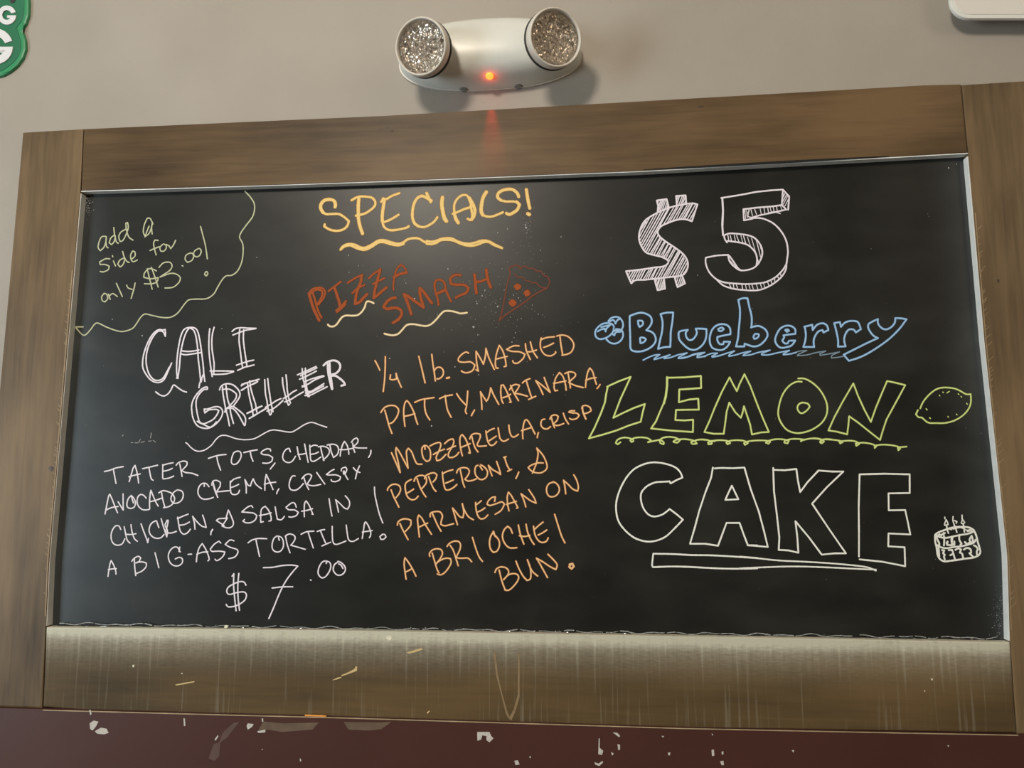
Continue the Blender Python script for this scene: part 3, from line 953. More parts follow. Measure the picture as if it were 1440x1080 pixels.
TR('pizza_description', 'orange', 680, 640, 9, 2.0, """
322,705 305,620 300,530 315,470 350,510 400,600 435,665 418,672
290,625 350,605 415,585
535,655 510,570 475,490 530,530 600,580 665,608 640,540 572,437
880,345 830,360 800,410 800,470 830,520 890,525 940,490 960,430 935,370 890,340 870,340
1040,490 1030,400 1012,318 1070,370 1130,430 1190,455 1200,400 1180,320 1142,250
""")
TR('pizza_description', 'orange', 555, 730, 9, 2.0, """
145,760 130,660 120,560 130,490 170,540 220,620 270,722
135,670 180,650 220,625
445,470 440,435 480,390 540,375 590,390 605,440 570,510 525,565
475,430 505,530 535,630 560,680
525,565 580,520 650,495 705,500 715,550 680,620 630,680 580,705 540,695
665,345 690,310 750,280 810,285 835,330 820,400 785,470 800,492 860,495 930,495 975,540
700,330 740,390 770,480 805,590
985,232 1030,380 1070,480 1112,535
""")
TR('pizza_description', 'orange', 670, 720, 9, 2.1, """
w2.8 215,248 225,280
240,310 210,260 180,310 165,390 180,470 215,510 260,495 290,430 285,360 240,300
455,268 430,210 395,182 355,220 330,290 340,360 380,425 430,455 510,452
530,165 555,280 600,405
628,155 650,260 690,350 730,410
545,300 610,310 675,295
722,180 735,260 755,320 800,375 850,385 890,365 908,328
735,220 790,170 843,128
780,292 840,262 890,228
990,30 1040,190 1080,310 1120,390
235,765 255,720 310,695 370,705 405,740 400,790 345,855
288,735 310,830 335,910 360,975
345,855 400,800 460,780 515,790 535,830 510,890 450,960 400,992 360,985
500,622 540,720 590,810 640,865 680,850 690,790 680,700 645,605 700,740 775,810
900,830 850,740 800,650 760,585 840,630 930,690 1005,728 1022,670 980,610 905,535
w3.0 1180,665 1215,655 1232,690 1205,718 1175,695 1190,660
""")
TR('blueberry_heading', 'blue', 825, 430, 9, 2.6, """
545,130 545,230 550,350 552,440 560,550 620,578 700,575 780,545 840,500 875,440 860,370 820,330 755,310 800,260 825,200 810,140 760,105 700,88 640,95 580,115 545,130
650,190 655,240 670,268 700,250 715,220 700,190 660,188
675,410 680,470 700,472 735,450 750,425 725,405 685,402
935,105 1010,88 1095,85 1085,200 1065,330 1062,440 1058,520 980,525 905,545 930,430 955,320 960,200 935,105
""")
TR('blueberry_heading', 'blue', 960, 410, 9, 2.6, """
-5,495 65,485 40,520 45,570 75,610 120,610 160,570 180,520 165,470 240,470 300,475 300,560 275,640 220,705 150,738 80,725 20,680 -40,610 -52,550 -45,510 -5,495
605,540 600,470 560,425 490,412 420,435 370,490 345,570 345,650 375,710 440,738 510,735 570,690 600,635 520,635 515,665 470,665 440,620 440,575 500,560 605,540
455,470 500,455 520,475 490,500 455,495 450,475
870,450 875,380 870,300 845,200 820,85 760,85 705,105 725,230 722,360 710,480 700,590 675,695 780,695 785,660 840,680 900,695 970,680 1040,620 1075,550 1050,485 980,440 920,438 865,455
900,560 920,535 960,540 965,560 940,590 905,598 895,570
1425,535 1425,480 1380,440 1310,432 1240,465 1195,530 1170,610 1190,670 1240,710 1310,705 1380,680 1425,620 1345,625 1330,655 1290,655 1260,620 1285,580 1275,555 1340,545 1425,535
1300,485 1330,480 1345,495 1320,510 1300,492
""")
TR('blueberry_heading', 'blue', 1100, 420, 7.579, 2.6, """
235,300 320,278 325,335 370,280 430,262 475,285 492,335 440,360 430,335 385,350 350,400 335,450 340,515 225,515 245,450 252,380 240,300
555,260 615,250 625,300 670,255 730,238 800,245 825,285 838,325 785,360 760,330 710,330 675,375 660,440 675,508 595,512 595,440 575,340 555,260
1020,218 960,245 918,275 920,320 950,370 980,400 1020,420 900,475 780,535 655,598 710,662 800,635 900,590 1030,510 1150,420 1250,320 1325,220 1270,210 1205,208 1200,255 1160,305 1100,328 1050,305 1020,260 1020,218
""")
TR('blueberry_underline', 'blue', 825, 430, 9, 1.9, """
715,688 790,650 860,625 925,618 860,665 855,680 930,660 1055,620 990,655 980,668 1060,655 1160,620 1270,597 1170,650 1160,665 1240,660 1330,630 1420,600 1440,598 1400,625 1410,655 1500,640
""")
TR('blueberry_underline', 'blue', 960, 410, 9, 1.9, """
-20,840 60,825 150,790 280,770 190,815 185,835 270,820 360,785 440,780 370,820 375,830 470,810 560,780 655,752 590,800 585,818 660,805 760,775 860,755 780,795 765,810 860,800 960,770 1105,742 1010,780 1000,800 1080,802 1180,780 1350,745 1280,785 1275,800 1360,790 1440,770
""")
TR('blueberry_underline_end', 'bluedim', 1100, 420, 7.579, 1.8, """
75,550 20,585 10,598 100,585 180,560 262,553 180,590 160,608 260,600 360,575 465,558 400,590 405,605 490,590 610,568 530,605 525,632 590,625 650,615
""")
TR('blueberry_drawing', 'blue', 825, 430, 9, 2.4, """
340,290 345,260 310,225 260,218 200,230 150,265 115,310 108,360 125,400 170,422 240,408 300,370 335,325 345,285
275,195 310,155 370,140 420,155 455,205 460,260 440,305
240,410 280,455 330,478 390,470 440,430 462,370 450,320 420,300 370,295
140,325 180,300 230,290 240,325 250,290 300,240 245,255 185,270
280,200 330,180 350,190 365,225 385,185 420,165
325,355 350,375 370,335 430,330 380,310 345,320
""")
TR('lemon_heading', 'lime', 825, 520, 8, 2.4, """
/ 230,190 360,130 495,80 440,200 380,330 300,540 400,490 530,430 655,385 630,480 608,585 480,625 330,685 180,730 25,772 90,650 160,490 205,370 220,270 238,190
/w3.2 905,85 905,180 890,300 868,380
/ 905,90 1100,85 1285,70 1288,205 1160,215 1042,222 1038,365 1150,335 1255,325 1262,448 1130,450 1005,452 998,565 1100,570 1198,562 1195,700 960,685 725,660 780,580 830,460 870,370
""")
TR('lemon_heading', 'lime', 990, 520, 8, 2.3, """
/ 5,700 60,580 120,430 200,250 288,85 330,170 370,240 400,160 455,50 520,180 600,390 660,540 730,700 640,705 540,728 520,620 480,500 450,410 435,480 415,540 350,475 285,370 255,470 240,590 222,720 110,720 5,700
1060,98 1130,100 1210,140 1290,210 1350,300 1385,400 1380,500 1330,590 1240,660 1140,700 1040,712 940,680 870,600 835,500 850,380 890,270 960,180 1040,135 1100,135
1110,368 1070,385 1050,430 1075,480 1110,488 1160,455 1190,415 1165,380 1105,368
""")
TR('lemon_heading', 'lime', 1140, 520, 6, 2.3, """
/ 360,115 270,270 200,400 150,512 220,522 308,545 318,470 325,392 400,445 500,525 585,592 610,510 640,420 700,310 798,130 720,110 645,95 600,200 550,320 508,440 450,330 400,220 360,115
""")
TR('lemon_underline', 'lime', 825, 520, 8, 2.2, """
380,815 350,838 328,825 345,790 400,765 460,765 520,785 525,805 505,812 490,795 530,770 600,760 680,768 725,795 690,815 760,800 830,790 870,820 865,838 830,825 820,790 860,765 930,755 1000,765 1050,790 1020,820 975,810 1000,790 1080,780 1150,785 1210,800 1240,830 1190,835 1175,815 1240,790 1320,785 1390,800 1410,825 1370,838 1365,820 1400,800 1440,805
""")
TR('lemon_underline', 'lime', 990, 520, 8, 2.2, """
0,788 40,790 90,810 85,835 50,838 45,820 100,800 180,792 260,800 295,825 265,838 250,820 290,800 370,792 450,800 495,825 460,845 450,825 500,805 600,795 700,797 745,810 725,832 695,820 730,798 800,782 880,782 955,800 940,828 905,820 910,800 980,780 1060,778 1120,785 1090,805 1090,798 1160,780 1240,770 1310,780 1350,805 1325,828 1305,815 1320,790 1380,780 1440,785
""")
TR('lemon_underline', 'lime', 1140, 520, 6, 2.2, """
0,580 60,582 110,600 100,618 80,605 110,588 180,590 240,598 270,610 250,622 240,605 320,598 380,605 410,625 385,642 380,622 440,615 510,625 555,645 540,660 540,640 600,632 670,635 735,648 755,665 740,680 735,655 810,648
""")
TR('lemon_drawing', 'lime', 1140, 520, 6, 2.2, """
925,325 950,270 1000,210 1060,165 1120,150 1200,155 1250,172 1310,205 1350,205 1352,270 1335,325 1290,380 1220,425 1140,448 1060,450 990,445 940,405 910,400 888,375 905,340
w1.6 975,330 982,338
w1.6 1003,405 1010,410
w1.4 1158,395 1163,400
w1.4 1230,375 1235,380
w1.4 1316,284 1322,290
w1.4 1245,203 1250,208
w1.4 1268,225 1274,230
w1.4 1115,188 1120,193
w1.4 1085,215 1090,220
w1.4 1150,195 1170,182
""")
TR('cake_heading', 'warmwhite', 855, 640, 6, 2.6, """
530,238 580,210 628,190 610,145 570,105 510,80 440,65 370,62 300,78 225,115 170,170 125,240 90,320 70,400 70,480 90,560 140,630 210,690 280,720 350,730 420,718 490,685 560,620 632,545 580,500 520,455
528,238 520,222 460,225 400,230 340,255 300,290 278,330 280,390 300,450 340,500 390,518 450,505 490,480 520,455
/ 885,105 870,190 820,320 770,470 730,620 692,748 820,748 928,765 960,680 1000,572 1110,572 1145,670 1180,760 1260,762
900,112 960,108 1050,110 1145,105
/ 1045,258 1015,320 990,378 1100,372 1075,320 1045,258
""")
TR('cake_heading', 'warmwhite', 1040, 640, 5.538, 2.6, """
/ 38,98 85,260 150,440 190,590 220,715 140,708 62,702
/ 262,100 268,280 290,460 310,640 305,738 380,742 458,760 450,640 435,515 540,640 640,775 740,765 828,765 700,580 565,378 680,250 808,128 720,128 615,120 530,210 472,288 455,200 442,108 350,118 265,115
/ 930,790 930,600 928,400 935,150 1130,145 1325,150 1325,295 1160,298 1162,430 1290,428 1310,520 1330,618 1160,610 1158,710 1285,718 1290,865 1110,830 935,812
""")
TR('cake_underline', 'warmwhite', 855, 640, 6, 2.6, """
385,945 372,930 382,832 550,835 700,843 850,845 1000,852 1150,862 1260,868
385,945 520,940 660,942 850,952 1000,958 1150,958 1260,955
""")
TR('cake_underline', 'warmwhite', 1040, 640, 5.538, 2.4, """
0,790 110,800 300,820 500,830 700,842 900,860 1000,875 1062,900
0,882 150,875 350,868 500,868 700,875 900,885 1062,892
""")
TR('cake_drawing', 'warmwhite', 1305, 715, 12.706, 2.8, """
130,470 180,430 300,385 400,350 520,330 650,330 750,345 820,390 800,420 700,455 600,470 450,500 330,525 230,515 130,475
125,475 130,600 155,700 170,820 210,900 290,945 400,935 520,920 680,895 800,880 900,840 935,780 920,700 890,600 860,480 825,400
140,640 220,690 330,710 450,690 600,675 720,645 820,610 850,560
150,500 170,560 200,620 200,660
285,490 290,580 285,660
330,620 350,590 340,650 430,660 420,540 440,510 430,620 470,650 470,590
560,470 560,560 600,630 580,650
660,600 690,640 760,600 740,560 780,490 800,560 790,620 830,590
160,480 230,470 270,460 300,440
w1.7 200,450 240,490 280,430
w1.7 380,370 420,380 430,340 450,370 520,350 600,345 700,390 760,370 780,400 700,410
190,700 200,860
250,745 290,750 270,800 300,830 285,860 300,910
370,745 430,740 450,800 480,900
400,835 440,815
490,740 540,715 590,730 570,790 610,810 630,900
640,735 700,705 760,730 770,790 740,800 800,860
820,660 860,680 890,730 870,770 880,830
w2.4 330,300 345,380 365,440
w1.9 325,200 295,280 300,300 360,290 350,250 325,200
w1.9 300,155 302,185
w2.4 470,300 500,370 515,425
w1.9 448,145 445,220 470,290
w1.9 470,215 515,235 505,265
w2.4 630,280 645,370 650,420
w2.2 608,120 610,190
w1.9 615,190 655,250 630,280 595,260 610,215
""")
# five dollars
TR('dollar_price', 'white', 870, 260, 6.75, 2.6, """
745,185 700,175 620,185 520,205 420,240 320,290 250,340 210,410 192,500 215,580 260,640 330,665 410,685 465,715 468,745 420,775 330,785 240,800 70,820 95,880 120,935 160,905 250,900 350,890 440,880 530,870 610,855 650,800 655,730 615,660 540,600 450,540 390,490 370,445 400,395 460,365 540,335 620,325 695,345 720,270 748,185
/ 370,255 375,200 362,148 455,135 475,210
/ 552,190 545,105 635,100 642,180
/ 340,890 355,950 370,1000 440,985 430,895
/ 530,870 545,930 560,970 630,935 600,855
""")
HATCH('dollar_price', 'white', 870, 260, 6.75, 1.7, (0.55,-1), 2.7, 1.2, """745,185 700,175 620,185 520,205 420,240 320,290 250,340 210,410 192,500 215,580 260,640 330,665 410,685 465,715 468,745 420,775 330,785 240,800 70,820 95,880 120,935 160,905 250,900 350,890 440,880 530,870 610,855 650,800 655,730 615,660 540,600 450,540 390,490 370,445 400,395 460,365 540,335 620,325 695,345 720,270 748,185""")
HATCH('dollar_price', 'white', 870, 260, 6.75, 1.7, (0.35,-1), 2.2, .6, """370,255 375,200 362,148 455,135 475,210""")
HATCH('dollar_price', 'white', 870, 260, 6.75, 1.7, (0.35,-1), 2.2, .6, """552,190 545,105 635,100 642,180""")
HATCH('dollar_price', 'white', 870, 260, 6.75, 1.7, (0.35,-1), 2.2, .6, """340,890 355,950 370,1000 440,985 430,895""")
HATCH('dollar_price', 'white', 870, 260, 6.75, 1.7, (0.35,-1), 2.2, .6, """530,870 545,930 560,970 630,935 600,855""")
TR('dollar_price', 'white', 975, 255, 6.75, 2.5, """
/w3 275,160 282,280 275,420 282,510
/ 265,158 440,130 600,100 740,85 850,78 910,145 900,270
/ 850,78 845,160 840,225
/ 475,265 600,250 750,238 840,225 882,268 760,295 640,320 550,345
w1.6 700,305 760,290 825,305
/ 475,265 480,370 560,355
/w1.8 530,270 515,330 545,345
550,350 620,348 680,360 760,400 830,470 880,560 898,660 890,740 880,810
290,515 340,495 440,500 530,515 590,545 640,610 655,680 640,740 600,800 540,835 450,845 390,810 345,760 330,705
290,515 300,550 320,580
325,565 400,575 480,590 540,620 590,680 605,740 600,795
340,705 380,760 420,820 450,845
118,725 220,705 330,698
118,725 118,780 150,860 220,930 300,960 400,970 500,975 600,970 690,955 780,910 850,840 880,790
220,930 280,985 360,1015 460,1030 600,1035 700,1005 790,950 850,890 880,830 882,790
""")
HATCH('dollar_price', 'white', 975, 255, 6.75, 1.3, (-0.28,-1), 4.6, .8, """320,505 440,505 530,518 590,550 640,615 650,690 630,750 605,790 605,740 590,680 540,620 480,590 400,575 325,565""")
HATCH('dollar_price', 'white', 975, 255, 6.75, 1.3, (-0.28,-1), 5, .8, """530,262 750,240 840,228 875,265 760,290 550,335""")
HATCH('dollar_price', 'white', 975, 255, 6.75, 1.3, (-0.28,-1), 5, .8, """300,965 400,972 500,977 600,972 690,958 780,912 860,845 850,890 790,948 700,1003 600,1030 460,1025 360,1010""")
HATCH('dollar_price', 'white', 975, 255, 6.75, 1.3, (0.5,-1), 3, .6, """850,90 905,150 895,260 845,220""")
HATCH('dollar_price', 'white', 975, 255, 6.75, 1.3, (0.1,-1), 3, .6, """478,268 520,265 520,340 482,365""")
HATCH('dollar_price', 'white', 975, 255, 6.75, 1.1, (-0.9,-1), 3, .6, """340,705 380,760 420,820 390,805 345,750""")
TR('smudged_note', 'grey', 160, 595, 14.4, 1.3, """
170,260 195,240
350,395 385,395
430,398 500,395 520,360 540,330
550,385 580,385 620,370
705,365 760,360
760,200 745,300
800,350 845,385
""")
LAB = {
 'side_note': ('chalk_lettering', 'pale green handwriting add a side for only $3.00'),
 'cloud_line': ('chalk_line', 'pale green wavy line around the side note'),
 'cali_heading': ('chalk_lettering', 'white doubled capitals CALI'),
 'griller_heading': ('chalk_lettering', 'white doubled capitals GRILLER with a wavy underline'),
 'cali_description': ('chalk_lettering', 'white handwriting that starts TATER TOTS, CHEDDAR'),
 'cali_price': ('chalk_lettering', 'white handwritten price $7.00'),
 'specials': ('chalk_lettering', 'yellow heading SPECIALS! with a wavy double underline'),
 'pizza_heading': ('chalk_lettering', 'rust red heading PIZZA SMASH'),
 'pizza_underline': ('chalk_line', 'cream wavy underlines below PIZZA SMASH'),
 'pizza_drawing': ('chalk_drawing', 'dull red outline of a pizza slice'),
 'pizza_drawing_topping': ('chalk_drawing', 'three rust red dots on the drawn pizza slice'),
 'pizza_description': ('chalk_lettering', 'orange handwriting that starts 1/4 lb. SMASHED PATTY'),
 'blueberry_heading': ('chalk_lettering', 'blue outlined word Blueberry'),
 'blueberry_underline': ('chalk_line', 'blue zigzag underline below Blueberry'),
 'blueberry_underline_end': ('chalk_line', 'fainter right end of the blue zigzag underline'),
 'blueberry_drawing': ('chalk_drawing', 'blue drawing of three blueberries'),
 'lemon_heading': ('chalk_lettering', 'lime green outlined capitals LEMON'),
 'lemon_underline': ('chalk_line', 'lime green looped underline below LEMON'),
 'lemon_drawing': ('chalk_drawing', 'lime green drawing of a lemon'),
 'cake_heading': ('chalk_lettering', 'large white outlined capitals CAKE'),
 'cake_underline': ('chalk_line', 'white underline bar below CAKE'),
 'cake_drawing': ('chalk_drawing', 'small white drawing of a cake with three candles'),
 'dollar_price': ('chalk_lettering', 'large white outlined $5 with hatched shading'),
 'smudged_note': ('chalk_smudge', 'faint rest of rubbed out writing'),
}
for (k, ink), (bm, n) in STROKES.items():
    nm, lb = LAB[k]
    me_o = obj(nm, bm, INKM[ink], board); me_o['label'] = lb

# chalk specks left on the board
bm = bmesh.new()
def speck(x, y, r_, Y=YB):
    k = random.randint(3, 6); a0 = random.random() * 6
    rr = [r_ * random.uniform(.6, 1.2) for _ in range(k)]
    top = bm.verts.new(at(x, y, Y - .0006))
    v = [bm.verts.new(at(x + rr[i] * math.cos(a0 + i * 6.283 / k), y + rr[i] * math.sin(a0 + i * 6.283 / k), Y - .0001)) for i in range(k)]
    for i in range(k): bm.faces.new((v[i], v[(i + 1) % k], top))
for t in "490,359,1.2 200,472,1.4 504,374,.7 511,374,.7 491,383,.8 569,394,1 571,398,1 583,420,1.2 578,439,1 615,442,.7 548,504,1.2 640,516,1.2 673,527,1 607,599,1.2 630,378,1 624,495,.8 672,471,1.4 666,460,1.6 624,463,.8 635,464,.6 721,341,1 714,322,.9 700,327,1 725,468,1 723,475,.8 722,415,1.2 729,419,1 732,423,.8 678,416,1 683,418,1 682,408,1 670,424,1 671,427,1.2 700,431,1.3 697,426,.8 691,438,.7 757,442,.8 763,443,.8 766,446,.7 789,333,1 760,352,1 757,344,.7 748,448,.6 733,448,.8 740,320,1.4 739,316,1 741,327,.9 1225,350,1 981,387,.7 778,527,.9 720,481,.9 1334,236,2.0 1345,231,1.2 347,266,1.4 361,362,1.2 158,449,.9 312,462,.8 1058,434,.8 1062,455,.8 980,500,.6 1140,503,.8 1404,872,1 1402,865,1 1407,880,.9 1404,889,.8".split():
    x, y, q = map(float, t.split(',')); speck(x, y, q)
for _ in range(170): speck(random.gauss(700, 42), random.gauss(415, 42), random.uniform(.3, .65))
for _ in range(60): speck(random.gauss(742, 6), random.gauss(318, 10), random.uniform(.3, .6))
for _ in range(90): speck(random.uniform(110, 1400), random.uniform(290, 870), random.uniform(.25, .5))
for _ in range(120): speck(random.gauss(1404, 5), random.gauss(868, 22), random.uniform(.3, .6))
for _ in range(40): speck(random.gauss(124, 3), random.gauss(287, 9), random.uniform(.4, .9))
for _ in range(260):
    x = random.uniform(82, 1414); speck(x, 878.5 + 21 * (x - 75) / 1343 + random.gauss(0, 1.6), random.uniform(.35, .9))
o = obj('chalk_speck', bm, M_DUST, panel); o['kind'] = 'stuff'
# crumbs of chalk and scratches on the lower plank
M_SCR = plain('light_scratch', (214, 186, 132), .7, var=.1, scale=300)
M_CRUMB = plain('chalk_crumb', (236, 230, 206), .8, var=.05, scale=300)
for t, ox, oy, s, mt in [("945,308 948,298 958,297 962,304 955,311", 0, 780, 3, M_CRUMB), ("188,232 192,225 210,222 213,235 205,243 198,240", 480, 820, 3, M_CRUMB),
        ("275,293 300,285 335,275 345,280 310,292 285,298", 480, 820, 3, M_SCR), ("0,388 30,376 55,362 60,352 67,352 66,370 40,380 0,394", 480, 820, 3, M_SCR),
        ("360,545 372,538 374,540 364,552", 480, 820, 3, M_SCR), ("740,548 780,540 820,534 820,538 780,546 742,552", 0, 780, 3, M_SCR),
        ("763,500 770,499 768,505", 0, 780, 3, M_CRUMB), ("558,466 566,464 565,474 560,475", 0, 780, 3, M_CRUMB),
        ("1046,524 1056,523 1054,532", 960, 780, 3, M_CRUMB), ("1018,574 1024,573 1022,580", 960, 780, 3, M_CRUMB),
        ("1400,530 1425,518 1440,516 1440,520 1420,527", 0, 780, 3, M_SCR)]:
    chips('chalk_crumb' if mt is M_CRUMB else 'scratch', mt, t, YF, board, ox, oy, s)
# orange chalk end lying in the joint under the plank
cz = thing('chalk_stick', 'short orange chalk stub lying on the ledge under the bottom plank', 'chalk', at(443, 1007, -.0155))
bm = bmesh.new(); a, c = at(429, 1006.4, -.0155), at(459, 1007.4, -.0155); prev = None
for i in range(6):
    p = a.lerp(c, i / 5); rr = .0014 * (1, 1.05, 1, .97, 1.02, .8)[i]
    ring = [bm.verts.new((p.x, p.y + rr * math.cos(q), p.z + rr * math.sin(q))) for q in [k * math.pi / 4 for k in range(8)]]
    if prev:
        for k in range(8): bm.faces.new((prev[k], ring[k], ring[(k+1) % 8], prev[(k+1) % 8]))
    else: bm.faces.new(ring)
    prev = ring
bm.faces.new(prev)
obj('stub', bm, plain('orange_chalk', (240, 160, 70), .8, var=.06, scale=200), cz)
# pale worn V on the lower plank and a worn streak on the joint
M_WORN = plain('worn_wood', (146, 122, 90), .6, var=.2, scale=90)
for pl in ("640,290 655,400 672,460 695,555 712,578 722,578 705,555 688,500 672,440 660,380 650,290", "752,300 752,480 735,540 718,578 706,572 728,530 744,470 746,300"):
    chips('worn_streak', M_WORN, pl, YF, board, 480, 820, 3, .0002)

# ------------------------------------------------------------------ emergency light
M_PLA = plain('white_plastic', (222, 222, 214), .32, var=.015, scale=8)
M_RIM = plain('white_rim', (216, 208, 196), .35, var=.02, scale=20)
M_DARK = plain('dark_seam', (46, 44, 44), .6)
M_BTN = plain('grey_button', (140, 140, 138), .4)
def foil():
    m, n, l, p = new_mat('silver_reflector')
    p.inputs['Base Color'].default_value = lin((236, 230, 226)); p.inputs['Metallic'].default_value = .85; p.inputs['Roughness'].default_value = .21
    tc = n.new('ShaderNodeTexCoord'); v = n.new('ShaderNodeTexVoronoi'); v.inputs['Scale'].default_value = 250
    l.new(tc.outputs['Object'], v.inputs['Vector'])
    bp = n.new('ShaderNodeBump'); bp.inputs['Strength'].default_value = .6; bp.inputs['Distance'].default_value = .002
    l.new(v.outputs['Distance'], bp.inputs['Height']); l.new(bp.outputs['Normal'], p.inputs['Normal'])
    return m
M_FOIL = foil()
def lens_mat():
    m, n, l, p = new_mat('ribbed_clear_lens')
    p.inputs['Base Color'].default_value = lin((235, 228, 215)); p.inputs['Roughness'].default_value = .12
    p.inputs['Transmission Weight'].default_value = 1.0; p.inputs['IOR'].default_value = 1.12
    tc = n.new('ShaderNodeTexCoord'); w_ = n.new('ShaderNodeTexWave'); w_.inputs['Scale'].default_value = 150; w_.bands_direction = 'Z'
    l.new(tc.outputs['Object'], w_.inputs['Vector'])
    bp = n.new('ShaderNodeBump'); bp.inputs['Strength'].default_value = .35; bp.inputs['Distance'].default_value = .001
    l.new(w_.outputs['Fac'], bp.inputs['Height']); l.new(bp.outputs['Normal'], p.inputs['Normal'])
    return m
M_LENS = lens_mat()
ec = at(689, 86, YW)
el = thing('emergency_light', 'white twin-head emergency light on the wall above the chalkboard', 'light', ec)
A_, BT, BB, D_ = .1295, .044, .0455, .050
bm = bmesh.new(); NS = 64; rings = []
prof = [(1.0, 0), (1.0, .10), (.992, .26), (.965, .45), (.91, .63), (.83, .78), (.70, .89), (.5, .96), (.25, .99)]
for rr, dd in prof:
    ring = []
    for k in range(NS):
        th = 2 * math.pi * k / NS; c, s = math.cos(th), math.sin(th)
        x = A_ * math.copysign(abs(c) ** .80, c); z = (BT if s > 0 else BB) * math.copysign(abs(s) ** .92, s)
        ring.append(bm.verts.new((ec.x + x * (rr if rr > .9 else rr ** .9), YW - D_ * dd, ec.z + z * rr + .005 * dd)))
    rings.append(ring)
for a, c in zip(rings, rings[1:]):
    for k in range(NS): bm.faces.new((a[k], a[(k+1) % NS], c[(k+1) % NS], c[k]))
cv = bm.verts.new((ec.x, YW - D_, ec.z + .005))
for k in range(NS): bm.faces.new((rings[-1][k], rings[-1][(k+1) % NS], cv))
bm.faces.new(rings[0][::-1])
obj('housing', bm, M_PLA, el, smooth=True)
# back plate seam
bm = bmesh.new(); ra = []
for dd, g in ((0, 1.012), (.004, 1.012)):
    ra.append([bm.verts.new((ec.x + A_ * g * math.copysign(abs(math.cos(t)) ** .80, math.cos(t)), YW - dd, ec.z + (BT if math.sin(t) > 0 else BB) * g * math.copysign(abs(math.sin(t)) ** .92, math.sin(t)))) for t in [2 * math.pi * k / NS for k in range(NS)]])
for k in range(NS): bm.faces.new((ra[0][k], ra[0][(k+1) % NS], ra[1][(k+1) % NS], ra[1][k]))
bm.faces.new(ra[1])
obj('back_plate', bm, M_RIM, el)

def revolve(prof, M4, nseg=48, jitter=None):
    """prof: (radius, height along local -Y) ; M4 places it"""
    bm = bmesh.new(); rs = []
    for i, (r_, h) in enumerate(prof):
        if r_ < 1e-6: rs.append([bm.verts.new(M4 @ Vector((0, -h, 0)))]); continue
        ring = []
        for k in range(nseg):
            a = 2 * math.pi * (k + (.5 if jitter and i % 2 else 0)) / nseg
            hh = h + (random.uniform(-jitter, jitter) if jitter else 0)
            ring.append(bm.verts.new(M4 @ Vector((r_ * math.cos(a), -hh, r_ * math.sin(a)))))
        rs.append(ring)
    for a, c in zip(rs, rs[1:]):
        if len(c) == 1:
            for k in range(nseg): bm.faces.new((a[k], a[(k+1) % nseg], c[0]))
        elif len(a) == 1:
            for k in range(nseg): bm.faces.new((a[0], c[k], c[(k+1) % nseg]))
        else:
            for k in range(nseg): bm.faces.new((a[k], a[(k+1) % nseg], c[(k+1) % nseg], c[k]))
    return bm
def head(px, py, depth, yaw, pitch, rad):
    c = at(px, py, YW - depth)
    M4 = Matrix.Translation(c) @ Matrix.Rotation(math.radians(yaw), 4, 'Z') @ Matrix.Rotation(math.radians(pitch), 4, 'X')
    R_ = rad
    # local -Y points out of the lens
    h = obj('lamp_head', revolve([(0, -.026), (R_ * .55, -.0255), (R_ * .84, -.021), (R_ * .95, -.014), (R_ * 1.0, -.006), (R_, .0), (R_ * .99, .003), (R_ * .955, .0042), (R_ * .915, .003), (R_ * .905, -.0015), (R_ * .90, -.004)], M4), M_RIM, el, smooth=True)
    obj('seam_ring', revolve([(R_ * .97, -.0155), (R_ * 1.005, -.0152), (R_ * 1.01, -.0125), (R_ * .97, -.012)], M4), M_DARK, h)
    bmr = revolve([(R_ * .90, -.0035), (R_ * .78, -.008), (R_ * .66, -.0085), (R_ * .54, -.0105), (R_ * .43, -.0095), (R_ * .32, -.0115), (R_ * .22, -.0105), (R_ * .12, -.0125), (0, -.0115)], M4, 30, .0016)
    obj('reflector', bmr, M_FOIL, h)
    obj('lens', revolve([(R_ * .895, -.0012), (R_ * .895, .0), (R_ * .6, .0006), (R_ * .3, .0009), (0, .001)], M4), M_LENS, h, smooth=True)
    # neck to the housing
    o2 = M4 @ Vector((0, .02, 0)); base = Vector((o2.x * .85 + ec.x * .15, YW - .035, o2.z * .8 + ec.z * .2))
    return h
head(592.7, 66, .076, -14, 17, .0375)
head(780.5, 53.5, .080, 27, 15, .0375)
# red indicator and two test buttons
M_LED, n_, l_, p_ = new_mat('red_indicator')
p_.inputs['Base Color'].default_value = (1, .25, .05, 1); p_.inputs['Emission Color'].default_value = (1, .16, .02, 1); p_.inputs['Emission Strength'].default_value = 3.2
def on_housing(px, py):
    """nearest housing depth under a pixel: march the ray"""
    hs = [o for o in bpy.data.objects if o.name == 'housing'][0]
    dg = bpy.context.evaluated_depsgraph_get()
    c = CAM; t = (at(px, py, YW) - c).normalized()
    mw = hs.matrix_world
    bpy.context.view_layer.update()
    mi = hs.matrix_world.inverted()
    ok, loc, nrm, _ = hs.ray_cast(mi @ c, (mi.to_3x3() @ t).normalized())
    return (hs.matrix_world @ loc, (hs.matrix_world.to_3x3() @ nrm).normalized()) if ok else (at(px, py, YW - .02), Vector((0, -1, 0)))
def button(name, px, py, r_, hgt, mat):
    p, n = on_housing(px, py)
    q = n.to_track_quat('-Y', 'Z').to_matrix().to_4x4()
    M4 = Matrix.Translation(p) @ q
    return obj(name, revolve([(r_ * 1.05, -.001), (r_, hgt * .6), (r_ * .7, hgt), (0, hgt * 1.1)], M4, 20), mat, el, smooth=True), p, n
led, lp, ln = button('indicator', 688.5, 106.5, .0052, .003, M_LED); led['label'] = 'glowing red indicator'
button('test_button', 652, 126, .006, .0008, M_BTN); button('test_button', 729, 122, .006, .0008, M_BTN)
